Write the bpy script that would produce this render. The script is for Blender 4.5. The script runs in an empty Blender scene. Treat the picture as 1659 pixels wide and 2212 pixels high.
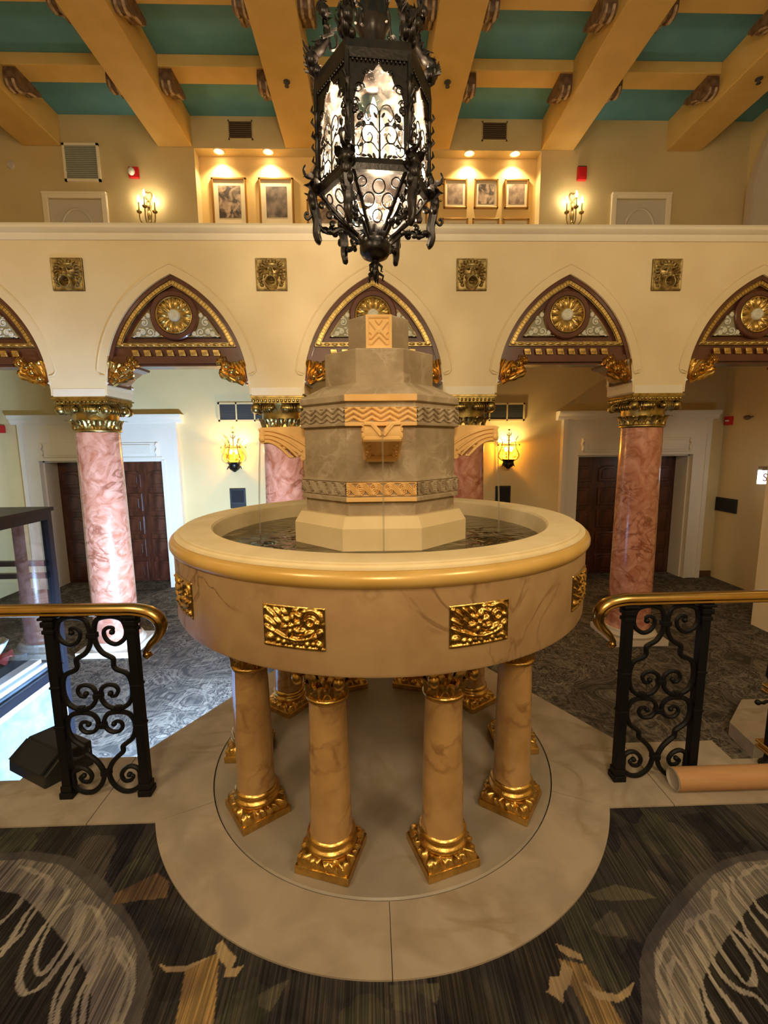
import bpy, math, random
import numpy as np
from mathutils import Vector, Matrix

random.seed(7)
SC = bpy.context.scene
COL = SC.collection
PI = math.pi
R_ = math.radians

# ------------------------------------------------------------------ camera
cam_d = bpy.data.cameras.new('camera')
cam = bpy.data.objects.new('camera', cam_d)
COL.objects.link(cam)
_r = (0.9994977690519835, -0.03018258234543492, -0.009655122115681857)
_u = (0.013880792498347637, 0.14309581786630113, 0.9896114947335606)
_f = (0.028487422834042122, 0.9892485019610266, -0.14344290888063844)
cam.matrix_world = Matrix(((_r[0], _u[0], -_f[0], -0.0462181), (_r[1], _u[1], -_f[1], -2.2691465),
                           (_r[2], _u[2], -_f[2], 1.6), (0, 0, 0, 1)))
cam_d.sensor_fit = 'VERTICAL'
cam_d.sensor_height = 36.0
cam_d.lens = 1000.0 / 2212.0 * 36.0
cam_d.clip_start = 0.02
cam_d.clip_end = 200
SC.camera = cam

# ------------------------------------------------------------------ world, exposure
W = bpy.data.worlds.new('world')
SC.world = W
W.use_nodes = True
W.node_tree.nodes['Background'].inputs[0].default_value = (0.35, 0.5, 0.8, 1)
W.node_tree.nodes['Background'].inputs[1].default_value = 0.5
vs = SC.view_settings
SC.display_settings.display_device = 'sRGB'
vs.view_transform = 'Standard'
vs.look = 'None'
vs.gamma = 1.0
vs.use_curve_mapping = False
vs.exposure = 0.5


# ------------------------------------------------------------------ lights
def light(kind, name, loc, energy, color, parent=None, **kw):
    d = bpy.data.lights.new(name, kind)
    d.energy = energy
    d.color = color
    for k, v in kw.items():
        setattr(d, k, v)
    o = bpy.data.objects.new(name, d)
    o.location = loc
    COL.objects.link(o)
    if parent is not None:
        o.parent = parent
    return o


WARM = (1.0, 0.72, 0.40)
# the hall's other lanterns, unseen; nearer pair behind camera added to brighten the foreground
for (x, y, z, e) in ((-2.4, -3.0, 4.0, 150), (2.4, -3.0, 4.0, 150), (0.0, -4.6, 3.6, 235), (-4.4, 0.2, 4.2, 10), (4.4, 0.2, 4.2, 8)):
    light('POINT', 'hall_lantern_light', (x, y, z), e, (1.0, 0.77, 0.48), shadow_soft_size=0.45)
# two cold white floodlights standing on the aisle carpet against the terrace's far side
for (loc, aim, e, sp) in (((-1.15, 1.02, -0.52), (-0.42, 0.86, 0.24), 85, 90), ((-1.30, 0.75, -0.50), (-0.80, 0.55, -0.22), 95, 130)):
    fl_ = light('AREA', 'cold_floodlight', loc, e, (0.43, 0.66, 1.0), shape='RECTANGLE', size=0.4, size_y=0.22)
    fl_.data.spread = R_(sp)
    fl_.rotation_euler = Vector(aim).to_track_quat('-Z', 'Y').to_euler()


# ------------------------------------------------------------------ materials
def mat(name, col, rough=0.6, metal=0.0, col2=None, scale=6.0, bump=0.0, bscale=30.0, detail=4.0,
        ramp=(0.35, 0.65), distort=0.0, spec=0.5, coat=0.0, stretch=None, rough2=None):
    m = bpy.data.materials.new(name)
    m.use_nodes = True
    nt = m.node_tree
    b = nt.nodes['Principled BSDF']
    b.inputs['Base Color'].default_value = (*col, 1)
    b.inputs['Roughness'].default_value = rough
    b.inputs['Metallic'].default_value = metal
    b.inputs['Specular IOR Level'].default_value = spec
    b.inputs['Coat Weight'].default_value = coat
    tc = nt.nodes.new('ShaderNodeTexCoord')
    src = tc.outputs['Object']
    if stretch:
        mp = nt.nodes.new('ShaderNodeMapping')
        mp.inputs['Scale'].default_value = stretch
        nt.links.new(src, mp.inputs[0])
        src = mp.outputs[0]
    if col2 is not None:
        n = nt.nodes.new('ShaderNodeTexNoise')
        n.inputs['Scale'].default_value = scale
        n.inputs['Detail'].default_value = detail
        n.inputs['Distortion'].default_value = distort
        nt.links.new(src, n.inputs['Vector'])
        r = nt.nodes.new('ShaderNodeValToRGB')
        r.color_ramp.elements[0].position = ramp[0]
        r.color_ramp.elements[1].position = ramp[1]
        r.color_ramp.elements[0].color = (*col, 1)
        r.color_ramp.elements[1].color = (*col2, 1)
        nt.links.new(n.outputs['Fac'], r.inputs[0])
        nt.links.new(r.outputs[0], b.inputs['Base Color'])
    if bump:
        n2 = nt.nodes.new('ShaderNodeTexNoise')
        n2.inputs['Scale'].default_value = bscale
        n2.inputs['Detail'].default_value = 3
        nt.links.new(src, n2.inputs['Vector'])
        bp = nt.nodes.new('ShaderNodeBump')
        bp.inputs['Strength'].default_value = bump
        bp.inputs['Distance'].default_value = 0.01
        nt.links.new(n2.outputs['Fac'], bp.inputs['Height'])
        nt.links.new(bp.outputs[0], b.inputs['Normal'])
    return m


def veins(m, vcol, scale=2.2, width=0.035, strength=0.8, detail=6, distort=1.2, stretch=(1, 1, 1), off=0.0, mlo=0.42, mhi=0.6):
    """thin mineral veins mixed over a stone's base colour"""
    nt = m.node_tree
    b = nt.nodes['Principled BSDF']
    old = b.inputs['Base Color'].links[0].from_socket if b.inputs['Base Color'].links else None
    tc = nt.nodes.new('ShaderNodeTexCoord')
    mp = nt.nodes.new('ShaderNodeMapping')
    mp.inputs['Scale'].default_value = stretch
    mp.inputs['Location'].default_value = (off, off * 0.7, off * 1.3)
    nt.links.new(tc.outputs['Object'], mp.inputs[0])
    n = nt.nodes.new('ShaderNodeTexNoise')
    n.inputs['Scale'].default_value = scale
    n.inputs['Detail'].default_value = detail
    n.inputs['Distortion'].default_value = distort
    nt.links.new(mp.outputs[0], n.inputs['Vector'])
    a = nt.nodes.new('ShaderNodeMath'); a.operation = 'SUBTRACT'; a.inputs[1].default_value = 0.5
    nt.links.new(n.outputs['Fac'], a.inputs[0])
    c = nt.nodes.new('ShaderNodeMath'); c.operation = 'ABSOLUTE'
    nt.links.new(a.outputs[0], c.inputs[0])
    r = nt.nodes.new('ShaderNodeMapRange')
    r.inputs['From Min'].default_value = 0.0
    r.inputs['From Max'].default_value = width
    r.inputs['To Min'].default_value = strength
    r.inputs['To Max'].default_value = 0.0
    nt.links.new(c.outputs[0], r.inputs[0])
    n3 = nt.nodes.new('ShaderNodeTexNoise'); n3.inputs['Scale'].default_value = scale * 0.8
    nt.links.new(mp.outputs[0], n3.inputs['Vector'])
    r3 = nt.nodes.new('ShaderNodeMapRange')
    r3.inputs['From Min'].default_value = mlo
    r3.inputs['From Max'].default_value = mhi
    nt.links.new(n3.outputs['Fac'], r3.inputs[0])
    mu = nt.nodes.new('ShaderNodeMath'); mu.operation = 'MULTIPLY'
    nt.links.new(r.outputs[0], mu.inputs[0]); nt.links.new(r3.outputs[0], mu.inputs[1])
    mx = nt.nodes.new('ShaderNodeMix'); mx.data_type = 'RGBA'
    nt.links.new(mu.outputs[0], mx.inputs[0])
    if old is not None:
        nt.links.new(old, mx.inputs[6])
    else:
        mx.inputs[6].default_value = b.inputs['Base Color'].default_value
    mx.inputs[7].default_value = (*vcol, 1)
    nt.links.new(mx.outputs[2], b.inputs['Base Color'])
    return m


def emis(name, col, s):
    m = bpy.data.materials.new(name)
    m.use_nodes = True
    b = m.node_tree.nodes['Principled BSDF']
    b.inputs['Base Color'].default_value = (*col, 1)
    b.inputs['Emission Color'].default_value = (*col, 1)
    b.inputs['Emission Strength'].default_value = s
    return m


def thin_glass(name, tint=(0.95, 0.96, 0.96), gloss=0.25, rough=0.05, ripple=0.0, rscale=25.0, white=0.0, wcol=(1, 1, 1)):
    """single-sheet glass: clear with a mirror share, optional ripples and milky share"""
    m = bpy.data.materials.new(name)
    m.use_nodes = True
    nt = m.node_tree
    nt.nodes.remove(nt.nodes['Principled BSDF'])
    out = nt.nodes['Material Output']
    t = nt.nodes.new('ShaderNodeBsdfTransparent'); t.inputs[0].default_value = (*tint, 1)
    g = nt.nodes.new('ShaderNodeBsdfGlossy'); g.inputs['Roughness'].default_value = rough
    g.inputs[0].default_value = (1, 1, 1, 1)
    fr = nt.nodes.new('ShaderNodeLayerWeight'); fr.inputs[0].default_value = gloss
    mx = nt.nodes.new('ShaderNodeMixShader')
    nt.links.new(fr.outputs['Fresnel'], mx.inputs[0])
    nt.links.new(t.outputs[0], mx.inputs[1])
    nt.links.new(g.outputs[0], mx.inputs[2])
    last = mx.outputs[0]
    nrm = None
    if ripple:
        tc = nt.nodes.new('ShaderNodeTexCoord')
        n = nt.nodes.new('ShaderNodeTexNoise'); n.inputs['Scale'].default_value = rscale
        n.inputs['Detail'].default_value = 2; n.inputs['Distortion'].default_value = 1.0
        nt.links.new(tc.outputs['Object'], n.inputs['Vector'])
        bp = nt.nodes.new('ShaderNodeBump'); bp.inputs['Strength'].default_value = ripple
        bp.inputs['Distance'].default_value = 0.02
        nt.links.new(n.outputs['Fac'], bp.inputs['Height'])
        nt.links.new(bp.outputs[0], g.inputs['Normal'])
        nt.links.new(bp.outputs[0], fr.inputs['Normal'])
        nrm = n
    if white:
        tl = nt.nodes.new('ShaderNodeBsdfTranslucent'); tl.inputs[0].default_value = (*wcol, 1)
        mw = nt.nodes.new('ShaderNodeMixShader')
        if nrm is not None:
            mr = nt.nodes.new('ShaderNodeMapRange')
            mr.inputs['From Min'].default_value = 0.40
            mr.inputs['From Max'].default_value = 0.62
            mr.inputs['To Max'].default_value = white
            nt.links.new(nrm.outputs['Fac'], mr.inputs[0])
            nt.links.new(mr.outputs[0], mw.inputs[0])
        else:
            mw.inputs[0].default_value = white
        nt.links.new(last, mw.inputs[1]); nt.links.new(tl.outputs[0], mw.inputs[2])
        last = mw.outputs[0]
    nt.links.new(last, out.inputs[0])
    return m


M = {}
M['cream'] = mat('cream_plaster', (0.75, 0.615, 0.385), 0.85, col2=(0.81, 0.68, 0.44), scale=1.6, bump=0.05, bscale=40)
M['cream_trim'] = mat('cream_trim', (0.80, 0.72, 0.57), 0.6, col2=(0.83, 0.76, 0.62), scale=3)
M['aisle'] = mat('aisle_plaster', (0.66, 0.52, 0.255), 0.85, col2=(0.71, 0.57, 0.30), scale=1.2, bump=0.04)
M['upper'] = mat('gallery_plaster', (0.55, 0.44, 0.235), 0.85, col2=(0.60, 0.485, 0.27), scale=1.5, bump=0.05)
M['upper_warm'] = mat('alcove_plaster', (0.72, 0.50, 0.20), 0.8, col2=(0.76, 0.54, 0.24), scale=2)
M['teal'] = mat('teal_ceiling', (0.095, 0.29, 0.42), 0.8, col2=(0.115, 0.325, 0.45), scale=2.5)
M['ochre'] = mat('ochre_beam', (0.60, 0.395, 0.12), 0.65, col2=(0.66, 0.445, 0.155), scale=3, bump=0.05)
M['darkwood'] = mat('corbel_wood', (0.10, 0.05, 0.025), 0.55, col2=(0.20, 0.12, 0.07), scale=14)
M['brown'] = mat('brown_wood', (0.075, 0.022, 0.014), 0.28, col2=(0.11, 0.034, 0.02), scale=6, coat=0.3)
M['gold'] = mat('gilding', (0.66, 0.41, 0.115), 0.30, 1.0, col2=(0.40, 0.23, 0.06), scale=22, ramp=(0.45, 0.75), bump=0.12, bscale=90)
M['gold_old'] = mat('aged_gilding', (0.48, 0.36, 0.13), 0.34, 1.0, col2=(0.20, 0.14, 0.05), scale=16, ramp=(0.40, 0.75), bump=0.1, bscale=60)
M['gold_dark'] = mat('antique_gold', (0.46, 0.35, 0.145), 0.38, 0.8, col2=(0.24, 0.17, 0.07), scale=20, bump=0.1)
M['gold_bright'] = mat('bright_gilding', (0.68, 0.48, 0.17), 0.32, 0.85, col2=(0.46, 0.31, 0.10), scale=18)
M['brass'] = mat('polished_brass', (0.55, 0.355, 0.115), 0.24, 1.0, col2=(0.44, 0.275, 0.08), scale=8)
M['iron'] = mat('black_iron', (0.006, 0.006, 0.007), 0.48, 0.0, bump=0.08, bscale=60, spec=0.18)
M['bronze'] = mat('dark_bronze', (0.008, 0.006, 0.006), 0.32, 0.35, col2=(0.016, 0.011, 0.009), scale=30, bump=0.1, bscale=70)
M['marble'] = veins(mat('tan_marble', (0.37, 0.225, 0.105), 0.42, col2=(0.44, 0.285, 0.14), scale=7, distort=0.6),
                    (0.17, 0.085, 0.032), scale=2.3, width=0.022, strength=0.85, stretch=(1, 1, 1.1), off=3.3, mlo=0.38, mhi=0.55)
M['colmarble'] = veins(mat('column_marble', (0.34, 0.19, 0.07), 0.22, col2=(0.46, 0.275, 0.105), scale=9, coat=0.25, ramp=(0.3, 0.7), detail=6),
                       (0.17, 0.075, 0.028), scale=6, width=0.05, strength=0.65, detail=10, distort=0.4)
M['rim'] = mat('rim_stone', (0.70, 0.555, 0.31), 0.55, col2=(0.77, 0.63, 0.39), scale=8, bump=0.06, bscale=60)
M['gilt_paint'] = mat('golden_paint', (0.60, 0.36, 0.085), 0.30, 0.15, col2=(0.68, 0.43, 0.13), scale=5, bump=0.05, bscale=40, coat=0.2)
M['tower'] = veins(mat('fountain_stone', (0.275, 0.20, 0.115), 0.7, col2=(0.40, 0.31, 0.20), scale=5.5, bump=0.25, bscale=45, detail=8, ramp=(0.38, 0.66)),
                   (0.58, 0.48, 0.35), scale=8.0, width=0.06, strength=0.42, detail=12)
M['tower_warm'] = mat('ochre_sandstone', (0.72, 0.43, 0.145), 0.62, col2=(0.78, 0.49, 0.19), scale=9, bump=0.1, bscale=60)  # tower stone with the warm light on its front put into the colour
M['plinth'] = mat('painted_plinth', (0.66, 0.515, 0.275), 0.6, col2=(0.72, 0.57, 0.33), scale=6, bump=0.05)
M['pink'] = veins(mat('pink_marble', (0.40, 0.135, 0.075), 0.22, col2=(0.64, 0.32, 0.23), scale=5.0, distort=2.2, ramp=(0.32, 0.66), coat=0.35, detail=10),
                  (0.19, 0.045, 0.02), scale=3.0, width=0.055, strength=0.8, distort=1.4, stretch=(1, 1, 1.7), detail=9)
M['pale_stone'] = mat('pale_stone', (0.66, 0.56, 0.46), 0.4)
M['floor_stone'] = veins(mat('travertine', (0.30, 0.245, 0.185), 0.45, col2=(0.385, 0.315, 0.24), scale=5.4, bump=0.04, bscale=30, distort=0.8),
                         (0.20, 0.135, 0.065), scale=1.6, width=0.06, strength=0.5, stretch=(1, 1.8, 1))
M['floor_inner'] = veins(mat('travertine_disc', (0.245, 0.205, 0.16), 0.42, col2=(0.33, 0.28, 0.22), scale=3.0, bump=0.04),
                         (0.22, 0.165, 0.09), scale=1.6, width=0.05, strength=0.4)
M['door_wood'] = mat('mahogany', (0.035, 0.010, 0.006), 0.28, col2=(0.10, 0.028, 0.014), scale=5, stretch=(3, 3, 0.5), coat=0.5)
M['white_paint'] = mat('white_paint', (0.76, 0.70, 0.58), 0.5, col2=(0.79, 0.73, 0.61), scale=2)
M['grey_door'] = mat('pale_door_paint', (0.56, 0.52, 0.47), 0.5)
M['grey_wall'] = mat('pale_grey_plaster', (0.52, 0.45, 0.38), 0.8)
M['vent'] = mat('vent_metal', (0.085, 0.095, 0.10), 0.5, 0.3)
M['vent_dark'] = mat('vent_dark', (0.10, 0.06, 0.03), 0.6)
M['vent_grey'] = mat('return_grille', (0.30, 0.33, 0.29), 0.6)
M['red'] = mat('red_plastic', (0.55, 0.012, 0.018), 0.4)
M['black'] = mat('black_plastic', (0.012, 0.012, 0.013), 0.45)
M['black_cloth'] = mat('black_grille', (0.010, 0.010, 0.011), 0.8, bump=0.2, bscale=200)
M['dark_grey'] = mat('charcoal_top', (0.045, 0.043, 0.045), 0.6)
M['case_metal'] = mat('slate_metal', (0.016, 0.017, 0.026), 0.35, 0.3)
M['case_panel'] = mat('pale_panel', (0.13, 0.20, 0.31), 0.35, col2=(0.21, 0.30, 0.42), scale=6, distort=1.0)
M['case_edge'] = mat('white_edge_trim', (0.85, 0.88, 0.90), 0.3)
M['frame_gold'] = mat('frame_gilt', (0.42, 0.22, 0.06), 0.35, 0.6)
M['mat_board'] = mat('mat_board', (0.72, 0.62, 0.45), 0.8)
M['print1'] = mat('sepia_print_a', (0.045, 0.03, 0.028), 0.5, col2=(0.42, 0.30, 0.22), scale=7, detail=5, ramp=(0.42, 0.62), distort=0.8)
M['print2'] = mat('sepia_print_b', (0.06, 0.045, 0.045), 0.5, col2=(0.20, 0.15, 0.13), scale=6, ramp=(0.40, 0.60))
M['print3'] = mat('sepia_print_c', (0.15, 0.10, 0.08), 0.5, col2=(0.38, 0.28, 0.22), scale=9, ramp=(0.38, 0.64))
M['kraft'] = mat('kraft_paper', (0.40, 0.205, 0.085), 0.7, col2=(0.44, 0.235, 0.105), scale=5, stretch=(1, 10, 10))
M['end_cap'] = mat('grey_end_cap', (0.38, 0.33, 0.27), 0.6)
M['candle'] = mat('candle_sleeve', (0.78, 0.60, 0.42), 0.5)
M['bulb'] = emis('lit_bulb', (1.0, 0.82, 0.55), 60)
M['bulb_small'] = emis('lit_candle_bulb', (1.0, 0.80, 0.48), 45)
M['down'] = emis('downlight_lens', (1.0, 0.78, 0.45), 22)
M['amber'] = thin_glass('amber_glass', (1.0, 0.60, 0.12), 0.15, 0.1, ripple=0.6, rscale=22, white=0.30, wcol=(1.0, 0.55, 0.08))
M['lantern_glass'] = thin_glass('rippled_glass', (0.88, 0.86, 0.86), 0.38, 0.08, ripple=1.0, rscale=14, white=0.035, wcol=(0.95, 0.88, 0.86))
M['clear_glass'] = thin_glass('clear_glass', (0.93, 0.96, 0.97), 0.16, 0.02)
M['water'] = thin_glass('water_surface', (0.50, 0.44, 0.36), 0.35, 0.03, ripple=0.45, rscale=9)
M['stream'] = thin_glass('water_stream', (0.92, 0.92, 0.94), 0.35, 0.08, white=0.15)
M['basin_floor'] = mat('basin_floor', (0.075, 0.055, 0.035), 0.4, col2=(0.13, 0.10, 0.07), scale=12)
M['sign_white'] = emis('sign_panel', (0.80, 0.90, 1.0), 3.2)
M['sign_red'] = mat('sign_red', (0.45, 0.01, 0.12), 0.5)
M['sign_box'] = mat('sign_housing', (0.42, 0.36, 0.25), 0.5)
M['white_relief'] = mat('white_relief', (0.62, 0.61, 0.50), 0.6, col2=(0.70, 0.69, 0.60), scale=20)
M['relief_ground'] = mat('relief_ground', (0.30, 0.28, 0.19), 0.7)  # darker copy of the white relief, shade between the scrolls painted in
M['plaque'] = mat('plaque_face', (0.016, 0.016, 0.018), 0.6, spec=0.2)
M['base_brown'] = mat('baseboard_wood', (0.12, 0.055, 0.03), 0.5)
M['porcelain'] = mat('white_porcelain', (0.72, 0.78, 0.85), 0.25)
M['red_cloth'] = mat('coral_cloth', (0.55, 0.10, 0.09), 0.7)


# ------------------------------------------------------------------ mesh builder
class MB:
    def __init__(self):
        self.v = []
        self.f = []

    def add(self, V, F, X=None):
        n = len(self.v)
        if X is not None:
            V = [tuple(X @ Vector(p)) for p in V]
        self.v.extend([tuple(map(float, p)) for p in V])
        self.f.extend([tuple(i + n for i in q) for q in F])
        return self

    def box(self, c, s, X=None, rz=0.0):
        x, y, z = s[0] / 2, s[1] / 2, s[2] / 2
        V = [(-x, -y, -z), (x, -y, -z), (x, y, -z), (-x, y, -z), (-x, -y, z), (x, -y, z), (x, y, z), (-x, y, z)]
        F = [(0, 3, 2, 1), (4, 5, 6, 7), (0, 1, 5, 4), (1, 2, 6, 5), (2, 3, 7, 6), (3, 0, 4, 7)]
        T = Matrix.Translation(c) @ Matrix.Rotation(rz, 4, 'Z')
        return self.add(V, F, (X @ T) if X is not None else T)

    def span(self, a, b, X=None):
        return self.box([(a[i] + b[i]) / 2 for i in range(3)], [abs(b[i] - a[i]) for i in range(3)], X)

    def lathe(self, prof, n=32, a0=0.0, c=(0, 0, 0), X=None, cap0=False, cap1=False, a_range=2 * PI):
        closed = abs(a_range - 2 * PI) < 1e-6
        m = n if closed else n + 1
        V = []
        for (r, z) in prof:
            for i in range(m):
                t = a0 + a_range * i / n
                V.append((c[0] + r * math.cos(t), c[1] + r * math.sin(t), c[2] + z))
        F = []
        for j in range(len(prof) - 1):
            for i in range(n):
                k = (i + 1) % m
                F.append((j * m + i, j * m + k, (j + 1) * m + k, (j + 1) * m + i))
        if cap0:
            F.append(tuple(range(m - 1, -1, -1)))
        if cap1:
            b = (len(prof) - 1) * m
            F.append(tuple(b + i for i in range(m)))
        return self.add(V, F, X)

    def tube(self, pts, r, n=8, closed=False, X=None, flat=None):
        """sweep a circle (or flat=(a,b) ellipse scale) along pts; r a number or a list"""
        P = [Vector(p) for p in pts]
        m = len(P)
        rr = r if hasattr(r, '__len__') else [r] * m
        V, F = [], []
        up = None
        for i in range(m):
            if closed:
                t = P[(i + 1) % m] - P[i - 1]
            else:
                t = P[min(i + 1, m - 1)] - P[max(i - 1, 0)]
            if t.length < 1e-9:
                t = Vector((0, 0, 1))
            t.normalize()
            if up is None:
                up = Vector((0, 0, 1)) if abs(t.z) < 0.9 else Vector((0, 1, 0))
                if flat is not None and len(flat) > 2:
                    up = Vector(flat[2])
            a = up - t * up.dot(t)
            if a.length < 1e-6:
                a = t.orthogonal()
            a.normalize()
            b = t.cross(a)
            up = a
            fa, fb = (flat[0], flat[1]) if flat else (1, 1)
            for k in range(n):
                q = 2 * PI * k / n
                V.append(P[i] + a * (rr[i] * fa * math.cos(q)) + b * (rr[i] * fb * math.sin(q)))
        for i in range(m if closed else m - 1):
            j = (i + 1) % m
            for k in range(n):
                l = (k + 1) % n
                F.append((i * n + k, j * n + k, j * n + l, i * n + l))
        if not closed:
            F.append(tuple(range(n)))
            F.append(tuple((m - 1) * n + k for k in range(n - 1, -1, -1)))
        return self.add(V, F, X)

    def ball(self, c, r, nu=12, nv=8, X=None):
        rx, ry, rz = r if hasattr(r, '__len__') else (r, r, r)
        V = [(c[0], c[1], c[2] - rz)]
        for j in range(1, nv):
            p = -PI / 2 + PI * j / nv
            for i in range(nu):
                t = 2 * PI * i / nu
                V.append((c[0] + rx * math.cos(p) * math.cos(t), c[1] + ry * math.cos(p) * math.sin(t), c[2] + rz * math.sin(p)))
        V.append((c[0], c[1], c[2] + rz))
        F = []
        for i in range(nu):
            F.append((0, 1 + (i + 1) % nu, 1 + i))
        for j in range(nv - 2):
            for i in range(nu):
                a = 1 + j * nu
                F.append((a + i, a + (i + 1) % nu, a + nu + (i + 1) % nu, a + nu + i))
        b = 1 + (nv - 2) * nu
        for i in range(nu):
            F.append((b + i, b + (i + 1) % nu, len(V) - 1))
        return self.add(V, F, X)

    def grid(self, fn, nu, nv, X=None):
        V = [fn(i / (nu - 1), j / (nv - 1)) for j in range(nv) for i in range(nu)]
        F = [(j * nu + i, j * nu + i + 1, (j + 1) * nu + i + 1, (j + 1) * nu + i) for j in range(nv - 1) for i in range(nu - 1)]
        return self.add(V, F, X)

    def prism(self, poly, d0, d1, axis='y', X=None):
        """extrude a 2D polygon; axis y: poly in (x,z), axis z: (x,y), axis x: (y,z)"""
        n = len(poly)
        def P(p, d):
            return (p[0], d, p[1]) if axis == 'y' else (p[0], p[1], d) if axis == 'z' else (d, p[0], p[1])
        V = [P(p, d0) for p in poly] + [P(p, d1) for p in poly]
        F = [tuple(range(n)), tuple(range(2 * n - 1, n - 1, -1))]
        F += [(i, n + i, n + (i + 1) % n, (i + 1) % n) for i in range(n)]
        return self.add(V, F, X)

    def strip(self, A, B, d0, d1, axis='y', X=None, closed=False):
        """a band between two polylines of equal length, with thickness"""
        n = len(A)
        def P(p, d):
            return (p[0], d, p[1]) if axis == 'y' else (p[0], p[1], d)
        V = [P(p, d0) for p in A] + [P(p, d0) for p in B] + [P(p, d1) for p in A] + [P(p, d1) for p in B]
        F = []
        for i in range(n if closed else n - 1):
            j = (i + 1) % n
            F += [(i, j, n + j, n + i), (2 * n + i, 3 * n + i, 3 * n + j, 2 * n + j), (i, 2 * n + i, 2 * n + j, j), (n + i, n + j, 3 * n + j, 3 * n + i)]
        if not closed:
            F += [(0, n, 3 * n, 2 * n), (n - 1, 3 * n - 1, 4 * n - 1, 2 * n - 1)]
        return self.add(V, F, X)

    def build(self, name, m, parent=None, smooth=40, loc=None, off=None, fix=True):
        me = bpy.data.meshes.new(name)
        V = self.v
        if off is not None:
            V = [(p[0] - off[0], p[1] - off[1], p[2] - off[2]) for p in V]
        me.from_pydata(V, [], self.f)
        if fix:
            import bmesh
            b = bmesh.new(); b.from_mesh(me)
            bmesh.ops.recalc_face_normals(b, faces=b.faces)
            b.to_mesh(me); b.free()
        me.materials.append(m)
        if smooth:
            me.polygons.foreach_set('use_smooth', [True] * len(me.polygons))
            me.set_sharp_from_angle(angle=R_(smooth))
        me.update()
        o = bpy.data.objects.new(name, me)
        COL.objects.link(o)
        if parent is not None:
            o.parent = parent
        if loc is not None:
            o.location = loc
        return o


def bev(o, w=0.004, seg=2):
    b = o.modifiers.new('bevel', 'BEVEL')
    b.width = w; b.segments = seg; b.limit_method = 'ANGLE'; b.angle_limit = R_(35)
    return o


def thing(name, label, cat, loc=(0, 0, 0), rz=0.0, group=None):
    o = bpy.data.objects.new(name, None)
    o.empty_display_size = 0.1
    o.location = loc
    o.rotation_euler = (0, 0, rz)
    COL.objects.link(o)
    return tag(o, label, cat, group)


def tag(o, label=None, cat=None, group=None, kind=None):
    if label: o['label'] = label
    if cat: o['category'] = cat
    if group: o['group'] = group
    if kind: o['kind'] = kind
    return o


def struct(o, label=None):
    o['kind'] = 'structure'
    if label: o['label'] = label
    return o


def dup(o, parent=None, loc=None, rz=None, label=None):
    """a copy of a thing with copies of its parts and sub-parts, sharing mesh data"""
    c = o.copy()
    COL.objects.link(c)
    if parent is not None:
        c.parent = parent
    if loc is not None: c.location = loc
    if rz is not None: c.rotation_euler = (0, 0, rz)
    if label: c['label'] = label
    for ch in list(o.children):
        dup(ch, c)
    return c


def put(o, name, parent=None, loc=None, rz=None):
    """another object sharing O's mesh"""
    c = bpy.data.objects.new(name, o.data)
    COL.objects.link(c)
    if parent is not None: c.parent = parent
    if loc is not None: c.location = loc
    if rz is not None: c.rotation_euler = (0, 0, rz) if not hasattr(rz, '__len__') else rz
    return c


def catmull(pts, k=8, closed=False):
    P = [np.array(p, float) for p in pts]
    n = len(P)
    out = []
    for i in range(n if closed else n - 1):
        p0 = P[i - 1] if (i > 0 or closed) else P[0]
        p1, p2 = P[i], P[(i + 1) % n]
        p3 = P[(i + 2) % n] if (i + 2 < n or closed) else P[-1]
        for j in range(k):
            t = j / k
            out.append(0.5 * ((2 * p1) + (-p0 + p2) * t + (2 * p0 - 5 * p1 + 4 * p2 - p3) * t * t + (-p0 + 3 * p1 - 3 * p2 + p3) * t ** 3))
    if not closed:
        out.append(P[-1])
    return [tuple(p) for p in out]


def spiral(c, r0, r1, a0, a1, n=28):
    """2D spiral points about C from radius r0 at angle a0 to r1 at a1 (radians)"""
    return [(c[0] + (r0 + (r1 - r0) * i / n) * math.cos(a0 + (a1 - a0) * i / n),
             c[1] + (r0 + (r1 - r0) * i / n) * math.sin(a0 + (a1 - a0) * i / n)) for i in range(n + 1)]


# relief heights: every stroke is (kind, ...) in panel units, composed by max
def heights(X, Y, strokes):
    H = np.zeros_like(X)
    for s in strokes:
        k = s[0]
        if k == 'blob':
            _, x, y, rx, ry, rot, h = s
            c, sn = math.cos(rot), math.sin(rot)
            u = ((X - x) * c + (Y - y) * sn) / rx
            v = (-(X - x) * sn + (Y - y) * c) / ry
            d = 1 - (u * u + v * v)
            H = np.maximum(H, h * np.sqrt(np.clip(d, 0, 1)))
        elif k == 'ring':
            _, x, y, r, w, h = s[:6]
            d = np.abs(np.hypot(X - x, Y - y) - r) / w
            g = h * np.sqrt(np.clip(1 - d * d, 0, 1))
            if len(s) > 6:
                t = np.mod(np.arctan2(Y - y, X - x) - s[6], 2 * PI)
                g = g * (t < s[7])
            H = np.maximum(H, g)
        elif k == 'line':
            _, pts, w, h = s
            for (a, b) in zip(pts[:-1], pts[1:]):
                ax, ay = a; bx, by = b
                L = (bx - ax) ** 2 + (by - ay) ** 2 + 1e-12
                t = np.clip(((X - ax) * (bx - ax) + (Y - ay) * (by - ay)) / L, 0, 1)
                d = np.hypot(X - ax - t * (bx - ax), Y - ay - t * (by - ay)) / w
                H = np.maximum(H, h * np.sqrt(np.clip(1 - d * d, 0, 1)))
        elif k == 'flat':
            _, x0, y0, x1, y1, h = s
            H = np.maximum(H, h * ((X > x0) & (X < x1) & (Y > y0) & (Y < y1)))
        elif k == 'dent':
            _, x, y, rx, ry, h = s
            d = 1 - ((X - x) / rx) ** 2 - ((Y - y) / ry) ** 2
            H = H - h * np.sqrt(np.clip(d, 0, 1))
    return H


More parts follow.
